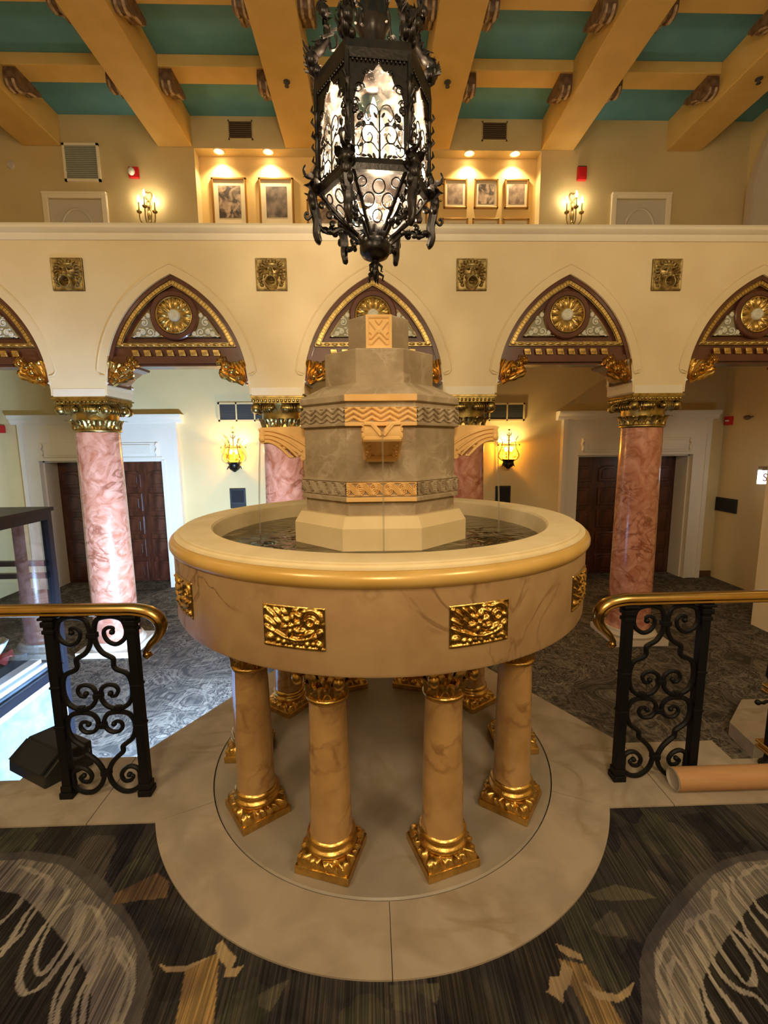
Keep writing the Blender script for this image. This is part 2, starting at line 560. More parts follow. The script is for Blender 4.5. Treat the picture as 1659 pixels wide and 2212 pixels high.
def relief_grid(w, h, nx, ny, strokes, place):
    """place(u, v, height) -> xyz; u in -w/2..w/2, v in -h/2..h/2"""
    xs = np.linspace(-w / 2, w / 2, nx)
    ys = np.linspace(-h / 2, h / 2, ny)
    X, Y = np.meshgrid(xs, ys)
    H = heights(X, Y, strokes)
    V = [place(X[j, i], Y[j, i], H[j, i]) for j in range(ny) for i in range(nx)]
    F = [(j * nx + i, j * nx + i + 1, (j + 1) * nx + i + 1, (j + 1) * nx + i) for j in range(ny - 1) for i in range(nx - 1)]
    return V, F


def leaf(mb, X, L=0.1, wd=0.05, out=0.05, curl=0.03, nu=7, nv=10, ribs=0.004):
    """an acanthus-like leaf growing in +z and curling outward in -y"""
    def fn(u, v):
        s = u * 2 - 1
        w = wd * (0.55 + 0.45 * math.sin(PI * min(1, v * 1.15))) * (1 - 0.75 * max(0, v - 0.72) / 0.28)
        w *= 1 + 0.13 * math.cos(v * 20)
        ang = v * v * 2.4
        z = L * (v - 0.22 * v ** 4) - curl * max(0, v - 0.75) * 2.2
        y = -out * v ** 2.2 - ribs * math.cos(s * PI * 2.5) * (1 - 0.4 * v) + 0.012 * s * s
        return (s * w, y, z)
    return mb.grid(fn, nu, nv, X)


def TRS(loc=(0, 0, 0), rz=0.0, rx=0.0, ry=0.0, s=1.0):
    S = Matrix.Diagonal((*(s if hasattr(s, '__len__') else (s, s, s)), 1))
    return Matrix.Translation(loc) @ Matrix.Rotation(rz, 4, 'Z') @ Matrix.Rotation(ry, 4, 'Y') @ Matrix.Rotation(rx, 4, 'X') @ S

# =================================================================== STRUCTURE
X0 = 0.01
ZL = -0.92          # lower (aisle) floor
YA, YA2 = 3.15, 3.73  # arcade wall faces
YB = 6.06           # back wall


# ---- carpets
def carpet_mat(name, attr):
    m = bpy.data.materials.new(name)
    m.use_nodes = True
    nt = m.node_tree
    b = nt.nodes['Principled BSDF']
    b.inputs['Roughness'].default_value = 0.95
    b.inputs['Specular IOR Level'].default_value = 0.1
    tc = nt.nodes.new('ShaderNodeTexCoord')
    def noise(scale, st=(1, 1, 1), detail=3, dist=0.0):
        mp = nt.nodes.new('ShaderNodeMapping'); mp.inputs['Scale'].default_value = st
        nt.links.new(tc.outputs['Object'], mp.inputs[0])
        n = nt.nodes.new('ShaderNodeTexNoise'); n.inputs['Scale'].default_value = scale
        n.inputs['Detail'].default_value = detail; n.inputs['Distortion'].default_value = dist
        nt.links.new(mp.outputs[0], n.inputs['Vector'])
        return n
    def ramp(src, els):
        r = nt.nodes.new('ShaderNodeValToRGB')
        while len(r.color_ramp.elements) < len(els):
            r.color_ramp.elements.new(0.5)
        for e, (p, c) in zip(r.color_ramp.elements, els):
            e.position = p; e.color = (*c, 1)
        nt.links.new(src, r.inputs[0])
        return r.outputs[0]
    def mix(kind, fac, a, bb):
        x = nt.nodes.new('ShaderNodeMix'); x.data_type = 'RGBA'; x.blend_type = kind
        if hasattr(fac, 'links') or not isinstance(fac, (int, float)):
            nt.links.new(fac, x.inputs[0])
        else:
            x.inputs[0].default_value = fac
        for s, v in ((6, a), (7, bb)):
            if isinstance(v, tuple): x.inputs[s].default_value = (*v, 1)
            else: nt.links.new(v, x.inputs[s])
        return x.outputs[2]
    stripes = ramp(noise(1.0, (170, 2.2, 1), 2).outputs['Fac'], [(0.36, (0.35, 0.35, 0.35)), (0.50, (0.9, 0.88, 0.86)), (0.66, (1.9, 1.75, 1.55))])
    if attr:
        at = nt.nodes.new('ShaderNodeAttribute'); at.attribute_name = 'pattern'
        base = at.outputs['Color']
        blot = ramp(noise(4.5, (1, 1, 1), 3, 1.0).outputs['Fac'], [(0.35, (0.65, 0.62, 0.70)), (0.6, (1.15, 1.1, 1.0))])
        base = mix('MULTIPLY', 1.0, base, blot)
        am = nt.nodes.new('ShaderNodeMath'); am.operation = 'MULTIPLY'; am.inputs[1].default_value = 0.75
        nt.links.new(at.outputs['Alpha'], am.inputs[0])
        col = mix('MULTIPLY', am.outputs[0], base, stripes)
    else:
        sw = noise(2.2, (1, 1, 1), 5, 2.6)
        base = ramp(sw.outputs['Fac'], [(0.38, (0.055, 0.050, 0.045)), (0.46, (0.135, 0.115, 0.095)), (0.50, (0.04, 0.036, 0.036)), (0.56, (0.19, 0.165, 0.135)), (0.64, (0.075, 0.065, 0.058))])
        sc2 = noise(6.0, (1, 1, 1), 3, 3.5)
        scr = ramp(sc2.outputs['Fac'], [(0.47, (0, 0, 0)), (0.50, (1, 1, 1)), (0.53, (0, 0, 0))])
        big = ramp(noise(0.9).outputs['Fac'], [(0.48, (0, 0, 0)), (0.56, (1, 1, 1))])
        mk = mix('MULTIPLY', 1.0, scr, big)
        base = mix('MIX', mk, base, (0.30, 0.27, 0.23))
        col = mix('MULTIPLY', 0.45, base, stripes)
    nt.links.new(col, b.inputs['Base Color'])
    pile = noise(260)
    bp = nt.nodes.new('ShaderNodeBump'); bp.inputs['Strength'].default_value = 0.35; bp.inputs['Distance'].default_value = 0.004
    nt.links.new(pile.outputs['Fac'], bp.inputs['Height'])
    nt.links.new(bp.outputs[0], b.inputs['Normal'])
    return m


M['carpet_up'] = carpet_mat('carpet_with_leaves', True)
M['carpet_low'] = carpet_mat('carpet_with_swirls', False)

xs = np.concatenate([[-6.36, -4, -3, -2.2], np.arange(-1.8, 1.8001, 0.004), [2.2, 3, 4, 6.36]])
ys = np.concatenate([[-9, -6, -3, -2, -1.6], np.arange(-1.4, -0.40, 0.004), [-0.40]])
GX, GY = np.meshgrid(xs, ys)


def inside(poly, X, Y):
    r = np.zeros(X.shape, bool)
    n = len(poly)
    for i in range(n):
        x1, y1 = poly[i]; x2, y2 = poly[(i + 1) % n]
        c = ((y1 > Y) != (y2 > Y)) & (X < (x2 - x1) * (Y - y1) / (y2 - y1 + 1e-12) + x1)
        r ^= c
    return r


rng = np.random.default_rng(3)
PAT = np.zeros(GX.shape + (3,)); ALP = np.ones(GX.shape)
PAT[:] = (0.034, 0.032, 0.033)
# hall-wide soft blotches of the woven ground (out to the walls)
for k in range(60):
    cx, cy = rng.uniform(-1.8, 1.8), rng.uniform(-1.35, -0.4)
    rx, ry, a = rng.uniform(.03, .10), rng.uniform(.05, .2), rng.uniform(-.5, .5)
    u = (GX - cx) * math.cos(a) + (GY - cy) * math.sin(a); v = -(GX - cx) * math.sin(a) + (GY - cy) * math.cos(a)
    d = (u / rx) ** 2 + (v / ry) ** 2 + 0.25 * np.sin(GX * 70 + k) * np.cos(GY * 50 + 2 * k)
    PAT[d < 1] = [(0.060, 0.055, 0.052), (0.020, 0.019, 0.025), (0.046, 0.046, 0.038), (0.028, 0.025, 0.024)][k % 4]
P_GREYB = (0.070, 0.065, 0.066)
P_PALE = (0.150, 0.140, 0.135)
P_DARK = (0.022, 0.021, 0.022)
P_TAN = (0.29, 0.22, 0.135)
P_GREEN = (0.075, 0.072, 0.058)
ringL = [(-1.626, -0.578), (-1.543, -0.592), (-1.442, -0.581), (-1.257, -0.614), (-1.049, -0.73), (-0.884, -0.873), (-0.786, -0.972), (-0.731, -1.053), (-0.72, -1.135), (-0.702, -1.199), (-0.72, -1.36), (-1.8, -1.36), (-1.8, -0.6)]
ovalL = [(-1.8, -0.64), (-1.588, -0.625), (-1.518, -0.624), (-1.433, -0.619), (-1.27, -0.65), (-1.165, -0.707), (-1.039, -0.793), (-0.924, -0.871), (-0.857, -0.927), (-0.813, -0.985), (-0.785, -1.051), (-0.777, -1.099), (-0.766, -1.168), (-0.78, -1.36), (-1.8, -1.36)]
ringR = [(1.8, -0.71), (1.618, -0.697), (1.467, -0.698), (1.292, -0.732), (1.136, -0.797), (0.962, -0.904), (0.828, -1.005), (0.767, -1.071), (0.724, -1.155), (0.675, -1.249), (0.67, -1.4), (1.8, -1.4)]
ovalR = [(1.8, -0.76), (1.568, -0.751), (1.467, -0.739), (1.356, -0.742), (1.211, -0.791), (1.059, -0.883), (0.913, -0.979), (0.828, -1.047), (0.788, -1.122), (0.764, -1.179), (0.725, -1.251), (0.72, -1.4), (1.8, -1.4)]
for ring, oval in ((ringL, ovalL), (ringR, ovalR)):
    m_ = inside(ring, GX, GY); PAT[m_] = P_GREYB; ALP[m_] = .25
    m_ = inside(oval, GX, GY); PAT[m_] = P_PALE; ALP[m_] = 1


def drop(p, q, w, col, rim=0.0, rcol=None):
    """a long leaf-shaped hole from P to Q"""
    (x1, y1), (x2, y2) = p, q
    L = math.hypot(x2 - x1, y2 - y1)
    ux, uy = (x2 - x1) / L, (y2 - y1) / L
    t = ((GX - x1) * ux + (GY - y1) * uy) / L
    s = -(GX - x1) * uy + (GY - y1) * ux
    tt = np.clip(t, 0, 1)
    wd = w * np.sin(PI * tt ** 0.8) * (1 + 0.08 * np.sin(t * 22))
    if rim:
        PAT[(t > -0.03) & (t < 1.03) & (np.abs(s) < wd + rim)] = rcol
    PAT[(t > 0) & (t < 1) & (np.abs(s) < wd)] = col


# below the crown of each pale leaf the ground shows between its looping outlines
for s_, pts in ((-1, ovalL), (1, ovalR)):
    k_ = 0.115 if s_ < 0 else 0.10
    inner = [(x * 1.0 + s_ * 0.075, y - k_) for x, y in pts]
    PAT[inside(inner, GX, GY) & inside(pts, GX, GY)] = P_DARK
STROKES = [
 [(-1.417, -0.653), (-1.336, -0.681), (-1.3, -0.697), (-1.277, -0.712), (-1.258, -0.758), (-1.261, -0.834), (-1.251, -0.912), (-1.254, -0.947), (-1.26, -0.954)],
 [(-1.327, -0.871), (-1.316, -0.824), (-1.322, -0.738), (-1.313, -0.696)],
 [(-1.277, -0.712), (-1.247, -0.731), (-1.239, -0.785), (-1.236, -0.859), (-1.228, -0.912), (-1.244, -0.941), (-1.247, -0.975)],
 [(-1.193, -0.743), (-1.167, -0.77), (-1.169, -0.83), (-1.168, -0.922), (-1.16, -0.985), (-1.139, -1.044), (-1.106, -1.075), (-1.08, -1.082), (-1.052, -1.059), (-1.037, -1.01), (-1.032, -0.949), (-1.045, -0.89), (-1.067, -0.834), (-1.097, -0.812)],
 [(-1.131, -0.815), (-1.153, -0.854), (-1.145, -0.923), (-1.123, -0.987), (-1.096, -1.027), (-1.074, -1.027), (-1.062, -0.982), (-1.065, -0.919), (-1.085, -0.857), (-1.104, -0.82)],
 [(-1.103, -0.807), (-1.065, -0.858), (-1.042, -0.92), (-1.042, -0.99), (-1.045, -1.029)],
 [(-1.068, -0.825), (-1.044, -0.826), (-0.994, -0.872), (-0.988, -0.922), (-0.999, -0.978), (-1.002, -1.03), (-0.997, -1.091), (-0.967, -1.16)],
 [(-0.994, -0.872), (-0.958, -0.908), (-0.963, -0.965), (-0.977, -1.025), (-0.974, -1.074), (-0.971, -1.121), (-0.951, -1.161)],
 [(-0.946, -0.923), (-0.937, -0.959), (-0.93, -1.033), (-0.929, -1.082), (-0.917, -1.128), (-0.899, -1.163)],
 [(-0.92, -0.935), (-0.91, -0.981), (-0.912, -1.052), (-0.908, -1.094), (-0.879, -1.163)],
 [(-0.899, -0.954), (-0.862, -0.99), (-0.819, -1.031), (-0.803, -1.069), (-0.796, -1.116), (-0.788, -1.167)],
 [(-0.905, -0.936), (-0.829, -0.998), (-0.8, -1.038), (-0.774, -1.099), (-0.765, -1.168)],
 [(1.448, -0.762), (1.388, -0.769), (1.306, -0.804), (1.294, -0.84), (1.281, -0.916), (1.285, -0.948)],
 [(1.269, -0.807), (1.241, -0.864), (1.237, -0.931), (1.235, -1.006)],
 [(1.23, -0.829), (1.203, -0.88), (1.186, -0.952), (1.167, -1.032), (1.176, -1.073)],
 [(1.173, -0.853), (1.134, -0.894), (1.126, -0.958), (1.145, -1.003), (1.149, -1.045), (1.149, -1.104)],
 [(1.094, -0.925), (1.12, -0.934), (1.121, -0.995), (1.112, -1.071), (1.097, -1.115), (1.071, -1.138), (1.048, -1.132), (1.045, -1.081), (1.052, -1.014), (1.064, -0.955), (1.094, -0.925)],
 [(1.056, -0.939), (1.028, -0.961), (1.01, -1.04), (0.998, -1.105), (1.013, -1.148), (1.054, -1.167), (1.065, -1.201)],
 [(1.023, -0.946), (0.974, -0.982), (0.982, -1.004), (0.969, -1.065), (0.961, -1.134), (0.969, -1.187), (0.972, -1.232)],
 [(0.933, -1.03), (0.933, -1.064), (0.921, -1.121), (0.907, -1.179), (0.896, -1.23)],
 [(0.886, -1.062), (0.843, -1.099), (0.827, -1.135), (0.821, -1.176), (0.8, -1.226)],
 [(0.895, -1.008), (0.828, -1.067), (0.804, -1.116), (0.794, -1.175), (0.774, -1.225)],
 [(0.884, -1.059), (0.897, -1.095), (0.887, -1.149), (0.876, -1.194), (0.864, -1.228)]]
P_LINE = (0.25, 0.232, 0.212)


def stroke(pts, w, col):
    x0, x1 = min(p[0] for p in pts) - .05, max(p[0] for p in pts) + .05
    y0, y1 = min(p[1] for p in pts) - .05, max(p[1] for p in pts) + .05
    ix = np.where((xs > x0) & (xs < x1))[0]; iy = np.where((ys > y0) & (ys < y1))[0]
    if len(ix) == 0 or len(iy) == 0: return
    sl = (slice(iy[0], iy[-1] + 1), slice(ix[0], ix[-1] + 1))
    X, Y = GX[sl], GY[sl]
    m = np.zeros(X.shape, bool)
    for (ax, ay), (bx, by) in zip(pts[:-1], pts[1:]):
        L = (bx - ax) ** 2 + (by - ay) ** 2 + 1e-12
        t = np.clip(((X - ax) * (bx - ax) + (Y - ay) * (by - ay)) / L, 0, 1)
        m |= np.hypot(X - ax - t * (bx - ax), Y - ay - t * (by - ay)) < w * (1 + .35 * np.sin(X * 90 + Y * 40))
    PAT[sl][m] = col; ALP[sl][m] = .45


for p_ in STROKES:
    q_ = [(a[0], a[1]) for a in catmull([(x, y, 0) for x, y in p_], 4)]
    stroke(q_, .0075, P_LINE)
POLYS = [
 (P_GREEN, [(-0.401, -1.113), (-0.358, -1.091), (-0.313, -1.075), (-0.337, -1.127), (-0.352, -1.154), (-0.388, -1.142)]),
 (P_GREEN, [(-0.012, -1.104), (0.141, -1.1), (0.126, -1.155), (0.07, -1.119), (0.051, -1.175), (-0.001, -1.162)]),
 (P_GREEN, [(0.714, -0.844), (0.831, -0.813), (0.917, -0.843), (0.951, -0.87), (0.848, -0.875), (0.734, -0.87)]),
 ((0.12, 0.08, 0.05), [(-0.99, -0.777), (-0.876, -0.699), (-0.815, -0.739), (-0.797, -0.802), (-0.893, -0.807), (-0.983, -0.82)]),
 ((0.020, 0.019, 0.021), [(1.278, -0.51), (1.387, -0.501), (1.402, -0.588), (1.407, -0.657), (1.471, -0.648), (1.392, -0.699), (1.283, -0.695), (1.301, -0.619), (1.284, -0.559)]),
 ((0.022, 0.021, 0.027), [(-0.88, -0.833), (-0.822, -0.818), (-0.77, -0.9), (-0.658, -0.991), (-0.736, -0.994), (-0.813, -0.914)]),
 ((0.028, 0.025, 0.024), [(-1.476, -0.495), (-1.352, -0.464), (-1.28, -0.548), (-1.301, -0.602), (-1.391, -0.577)]),
 (P_GREEN, [(0.665, -0.963), (0.766, -0.904), (0.769, -0.944), (0.768, -0.989), (0.706, -0.989)]),
 (P_GREEN, [(0.778, -0.913), (0.776, -0.989), (0.747, -0.999), (0.719, -0.934)]),
 ((0.22, 0.15, 0.07), [(-0.64, -1.03), (-0.55, -0.99), (-0.50, -1.2), (-0.60, -1.25)]),
 ((0.20, 0.14, 0.07), [(0.52, -1.05), (0.60, -1.07), (0.66, -1.3), (0.56, -1.3)]),
 (P_TAN, [(-0.734, -1.014), (-0.697, -1.042), (-0.638, -1.04), (-0.581, -1.01), (-0.578, -1.002), (-0.637, -1.025), (-0.701, -1.026)]),
 (P_TAN, [(-0.568, -0.973), (-0.552, -0.953), (-0.515, -0.989), (-0.488, -1.01), (-0.497, -1.039), (-0.461, -1.031), (-0.474, -1.06), (-0.515, -1.063), (-0.512, -1.036), (-0.551, -1.005)]),
 (P_TAN, [(0.531, -1.005), (0.564, -1.018), (0.598, -1.041), (0.598, -1.058), (0.557, -1.045), (0.535, -1.025)]),
 (P_TAN, [(0.533, -1.056), (0.555, -1.082), (0.531, -1.118), (0.498, -1.143), (0.49, -1.169), (0.473, -1.151), (0.449, -1.135), (0.461, -1.131), (0.475, -1.1), (0.506, -1.097)]),
 (P_TAN, [(0.57, -1.111), (0.602, -1.139), (0.658, -1.15), (0.724, -1.12), (0.693, -1.154), (0.647, -1.17), (0.592, -1.159), (0.573, -1.135)]),
]
for c_, p_ in POLYS:
    m_ = inside(p_, GX, GY); PAT[m_] = c_; ALP[m_] = .25 if c_ == P_TAN else .8

mb = MB()
nx_, ny_ = len(xs), len(ys)
V_ = np.stack([GX, GY, 0 * GX], -1).reshape(-1, 3)
I_ = np.arange((nx_ * ny_)).reshape(ny_, nx_)
F_ = np.stack([I_[:-1, :-1], I_[:-1, 1:], I_[1:, 1:], I_[1:, :-1]], -1).reshape(-1, 4)
me = bpy.data.meshes.new('floor')
me.from_pydata(V_.tolist(), [], F_.tolist())
ca = me.color_attributes.new('pattern', 'FLOAT_COLOR', 'POINT')
ca.data.foreach_set('color', np.concatenate([PAT.reshape(-1, 3), ALP.reshape(-1, 1)], 1).astype(np.float32).ravel())
me.materials.append(M['carpet_up'])
fl = bpy.data.objects.new('floor', me); COL.objects.link(fl)
struct(fl, 'dark patterned carpet of the raised hall in front of the fountain')

fl2 = MB().span((-6.36, -0.5, ZL - 0.05), (6.36, 6.5, ZL)).build('floor', M['carpet_low'], smooth=0)
struct(fl2, 'grey swirl patterned carpet of the lower aisle beyond the railing')

# ---- stone terrace: body plus slabs
RP, RI = 1.093, 0.848
hexL = [(-1.28, -0.03), (-0.66, 1.04), (0, 1.04)]
body = MB()
body.prism([(-6.36, -0.19), (-6.36, -0.62), (6.36, -0.62), (6.36, -0.19), (1.766, -0.19), (1.773, -0.04), (1.27, -0.04), (0.65, 1.03), (-0.65, 1.03), (-1.27, -0.04), (-1.773, -0.04), (-1.766, -0.19)], ZL, -0.03, 'z')
tb = struct(body.build('floor_terrace', M['floor_stone'], smooth=0), 'stone terrace the fountain stands on, a step of levels above the aisle')
def arc(r, a, b, n=40):
    return [(r * math.cos(R_(a + (b - a) * i / n)), r * math.sin(R_(a + (b - a) * i / n))) for i in range(n + 1)]
Z0, Z1 = -0.03, 0.007
slabs = []
slabs.append(MB().strip(arc(RI + .003, -155, -90.07), arc(RP, -155, -90.07), Z0, Z1, 'z'))
slabs.append(MB().strip(arc(RI + .003, -89.93, -25), arc(RP, -89.93, -25), Z0, Z1, 'z'))
def plate(s):
    inn = arc(RI + .003, -155.3, -270, 44)
    key = [(-0.992, -0.462), (-1.28, -0.462), (-1.28, -0.03), (-0.66, 1.04), (-0.002, 1.04)]
    # outer outline resampled to the same count as the arc
    d = [0]
    for a, b in zip(key[:-1], key[1:]): d.append(d[-1] + math.dist(a, b))
    out = []
    for i in range(45):
        t = d[-1] * i / 44
        for j in range(len(key) - 1):
            if t <= d[j + 1] + 1e-9:
                q = (t - d[j]) / (d[j + 1] - d[j])
                out.append((key[j][0] + (key[j + 1][0] - key[j][0]) * q, key[j][1] + (key[j + 1][1] - key[j][1]) * q)); break
    # keep the true corners
    for kx in key[1:4]:
        i = min(range(45), key=lambda k: math.dist(out[k], kx)); out[i] = kx
    A = [(s * x, y) for x, y in inn]; B = [(s * x, y) for x, y in out]
    return MB().strip(A, B, Z0, Z1, 'z')
slabs.append(plate(1)); slabs.append(plate(-1))
slabs.append(MB().prism([(-6.36, -0.462), (-1.284, -0.462), (-1.284, -0.03), (-1.773, -0.03), (-1.766, -0.18), (-6.36, -0.18)], Z0, Z1, 'z'))
slabs.append(MB().prism([(6.36, -0.462), (1.284, -0.462), (1.284, -0.03), (1.773, -0.03), (1.766, -0.18), (6.36, -0.18)], Z0, Z1, 'z'))
for s in slabs:
    s.build('stone_slab', M['floor_stone'], tb, smooth=20)
inner_disc = MB().lathe([(0.0, 0.010), (RI - .008, 0.010), (RI - .002, 0.004), (RI - .002, -0.03)], 96)
inner_disc.build('stone_disc', M['floor_inner'], tb, smooth=20)

# ---- walls
def wall(name, spans, m, label=None):
    w = MB()
    for a, b in spans: w.span(a, b)
    return struct(w.build(name, m, smooth=0), label)

DC, DH = 4.73, 1.05      # lower doors: centre, half width
wall('wall_back', [((-6.36, YB, ZL), (-DC - DH, YB + .42, 3.6)), ((-DC + DH, YB, ZL), (DC - DH, YB + .42, 3.6)), ((DC + DH, YB, ZL), (6.36, YB + .42, 3.6)),
                   ((-DC - DH, YB, 1.38), (-DC + DH, YB + .42, 3.6)), ((DC - DH, YB, 1.38), (DC + DH, YB + .42, 3.6)),
                   ((-DC - DH - .2, YB + .40, ZL), (-DC + DH + .2, YB + .5, 1.6)), ((DC - DH - .2, YB + .40, ZL), (DC + DH + .2, YB + .5, 1.6))],
     M['aisle'], 'pale plaster back wall of the lower aisle')
wall('wall_gallery', [((-6.36, YB, 3.6), (-2.82, YB + .4, 6.9)), ((2.85, YB, 3.6), (6.36, YB + .4, 6.9)), ((-2.82, YB, 6.372), (2.85, YB + .22, 6.9))],
     M['upper'], 'ochre back wall above the balcony')
wall('wall_alcove', [((-2.82, 6.278, 3.6), (2.85, 6.40, 6.372))], M['upper_warm'], 'warm yellow picture alcove wall above the balcony')
wall('wall_left', [((-6.56, -9, ZL), (-6.36, 6.5, 6.9))],
     M['aisle'], 'left side wall of the hall')
wall('wall_right', [((6.36, -9, ZL), (6.56, 6.5, 6.9))], M['aisle'], 'right side wall of the hall')
wall('wall_front', [((-6.56, -9.2, ZL), (6.56, -9.0, 6.9))], M['upper'], 'far wall of the hall behind the viewer')
wall('floor_gallery', [((-6.36, YA2, 3.50), (6.36, YB, 3.62))], M['aisle'], 'balcony floor over the aisle')

# right wall: arched opening above the balcony
ya = [(4.55 + 1.28 * math.cos(R_(t)), 5.55 + (1.28 * math.sin(R_(t)) if t <= 180 else 0)) for t in range(0, 181, 6)]
outer = [(4.55 + 1.42 * math.cos(R_(t)), 5.55 + 1.36 * math.sin(R_(t))) for t in range(0, 181, 6)]
A = [(5.83, 3.62)] + ya + [(3.27, 3.62)]
B = [(5.97, 3.62)] + outer + [(3.13, 3.62)]
def rot_yz(p): return p
am = MB()
n = len(A)
Va = [(6.30, a[0], a[1]) for a in A] + [(6.30, b[0], b[1]) for b in B] + [(6.36, a[0], a[1]) for a in A] + [(6.36, b[0], b[1]) for b in B]
Fa = []
for i in range(n - 1):
    Fa += [(i, i + 1, n + i + 1, n + i), (i, 2 * n + i, 2 * n + i + 1, i + 1), (n + i, n + i + 1, 3 * n + i + 1, 3 * n + i)]
am.add(Va, Fa)
at_ = struct(am.build('trim_1', M['grey_wall'], smooth=30), 'pale arch trim on the right wall above the balcony')
MB().prism(A, 6.345, 6.36, 'x').build('arch_recess', M['grey_door'], at_, smooth=0)

# ---- ceiling
ceil_ = struct(MB().span((-6.56, -9.2, 6.842), (6.56, 6.5, 6.95)).build('ceiling', M['teal'], smooth=0), 'teal painted ceiling between ochre beams')
BX = [-5.22, -3.115, -1.07, 1.055, 3.115, 5.23]
BW = [0.60, 0.54, 0.56, 0.54, 0.54, 0.58]
for i, (x, w) in enumerate(zip(BX, BW)):
    ye = 6.278 if i in (2, 3) else YB
    o = MB().span((x - w / 2, -9, 6.384), (x + w / 2, ye, 6.842)).build('ceiling_beam', M['ochre'], smooth=0)
    bev(o, 0.012, 2)
    struct(o, ['ochre main ceiling beam at far left', 'ochre main ceiling beam second from the left', 'ochre main ceiling beam left of the lantern', 'ochre main ceiling beam right of the lantern', 'ochre main ceiling beam second from the right', 'ochre main ceiling beam at far right'][i])
BAYS = [(-6.36, BX[0] - BW[0] / 2)] + [(BX[i] + BW[i] / 2, BX[i + 1] - BW[i + 1] / 2) for i in range(5)] + [(BX[5] + BW[5] / 2, 6.36)]
ROWS = [(4.87, 5.18), (3.665, 3.976)]
BAYN = ['outermost left', 'far left', 'left', 'middle', 'right', 'far right', 'outermost right']
for ri, (y0, y1) in enumerate(ROWS):
    for bi, (x0, x1) in enumerate(BAYS):
        o = MB().span((x0, y0, 6.692), (x1, y1, 6.842)).build('cross_beam', M['ochre'], smooth=0)
        bev(o, 0.008, 2)
        struct(o, 'short ochre cross beam in the %s ceiling bay, %s row' % (BAYN[bi], ['far', 'near'][ri]))


def make_corbel():
    t = thing('beam_corbel', 'x', 'corbel')
    pr = [(-.10, 0.0), (.40, 0.0), (.40, -.045), (.34, -.085), (.24, -.10), (.14, -.14), (.06, -.20), (-.02, -.235), (-.08, -.22), (-.11, -.17), (-.115, -.08)]
    MB().prism(pr, -.085, .085, 'x').build('bracket_body', M['darkwood'], t, smooth=30)
    for sx in (-.045, .045):
        pts = [(sx, a, b) for a, b in catmull([(.38, -.05), (.26, -.10), (.14, -.145), (.06, -.205), (-.02, -.24), (-.09, -.222), (-.118, -.16)], 4)]
        MB().tube(pts, .021, 7).build('scroll', M['pale_stone'] if False else M['corbel_pale'], t)
    return t


M['corbel_pale'] = mat('worn_corbel', (0.50, 0.36, 0.24), 0.5, col2=(0.16, 0.09, 0.05), scale=10, ramp=(0.4, 0.6))
cb0 = make_corbel()
first = True
for ri, (y0, y1) in enumerate(ROWS):
    for bi, (x0, x1) in enumerate(BAYS[1:6]):
        for side, x in (('left', x0 + .087), ('right', x1 - .087)):
            c = cb0 if first else dup(cb0)
            first = False
            c.location = (x, (y0 + y1) / 2 - .02, 6.692)
            tag(c, 'dark carved corbel at the %s end of the %s bay cross beam, %s row' % (side, BAYN[bi + 1], ['far', 'near'][ri]), group='carved corbels under the cross beams')

# ---- arcade wall with five pointed arches
AZ, AD, AR, AH = 2.25, 0.53, 1.32, 0.79
def arch_z(x, o=0.0):
    x = abs(x)
    r = AR - o
    q = r * r - (x + AD) ** 2
    return AZ + math.sqrt(max(q, 0))
def arch_pts(o=0.0, n=20, zlo=AZ):
    """pointed outline from left foot to apex to right foot, inset by o"""
    r = AR - o
    hz = AZ + math.sqrt(r * r - AD * AD)
    a1 = math.asin((hz - AZ) / r)
    a0 = math.asin(max(-1, min(1, (zlo - AZ) / r)))
    L = [(AD - r * math.cos(a0 + (a1 - a0) * i / n), AZ + r * math.sin(a0 + (a1 - a0) * i / n)) for i in range(n + 1)]
    return L + [(-x, z) for x, z in reversed(L[:-1])]
CX = [X0 + 2.2 * k for k in (-2, -1, 0, 1, 2)]
ZT = 3.87
aw = MB()
for cx in CX:
    xs_ = [-1.1, -AH] + [-AH + AH * 2 * i / 40 for i in range(1, 40)] + [AH, 1.1]
    zs_ = [2.18, None] + [arch_z(x) for x in xs_[2:-2]] + [None, 2.18]
    for side in (-1, 1):
        aw.span((cx + side * AH, YA, 2.18), (cx + side * 1.1, YA2, ZT))
    pts = [(-AH, AZ)] + [(x, arch_z(x)) for x in xs_[2:-2]] + [(AH, AZ)]
    for (xa, za), (xb, zb) in zip(pts[:-1], pts[1:]):
        V = [(cx + xa, YA, za), (cx + xb, YA, zb), (cx + xb, YA, ZT), (cx + xa, YA, ZT), (cx + xa, YA2, za), (cx + xb, YA2, zb), (cx + xb, YA2, ZT), (cx + xa, YA2, ZT)]
        aw.add(V, [(0, 1, 2, 3), (7, 6, 5, 4), (0, 4, 5, 1), (3, 2, 6, 7)])
aw.span((-6.36, YA, ZL), (CX[0] - AH - .02, YA2, ZT)).span((CX[4] + AH + .02, YA, ZL), (6.36, YA2, ZT))
awo = struct(aw.build('wall_arcade', M['cream'], smooth=0), 'cream arcade wall of pointed arches under the balcony')
# raised band around each arch, curling in at its feet
for cx in CX:
    A = arch_pts(-0.002, 20, 2.40); B = arch_pts(-0.098, 20, 2.44)
    A = [(cx + x, z) for x, z in A]; B = [(cx + x, z) for x, z in B]
    b_ = MB().strip(A, B, YA - .012, YA + .01, 'y')
    edge = [(x, YA - .012, z) for x, z in B]
    edge = [(edge[0][0] + .075, YA - .012, edge[0][2] - .05), (edge[0][0] + .028, YA - .012, edge[0][2] - .042)] + edge + [(edge[-1][0] - .028, YA - .012, edge[-1][2] - .042), (edge[-1][0] - .075, YA - .012, edge[-1][2] - .05)]
    b_.tube(edge, .009, 6)
    b_.build('arch_moulding', M['cream'], awo, smooth=40)
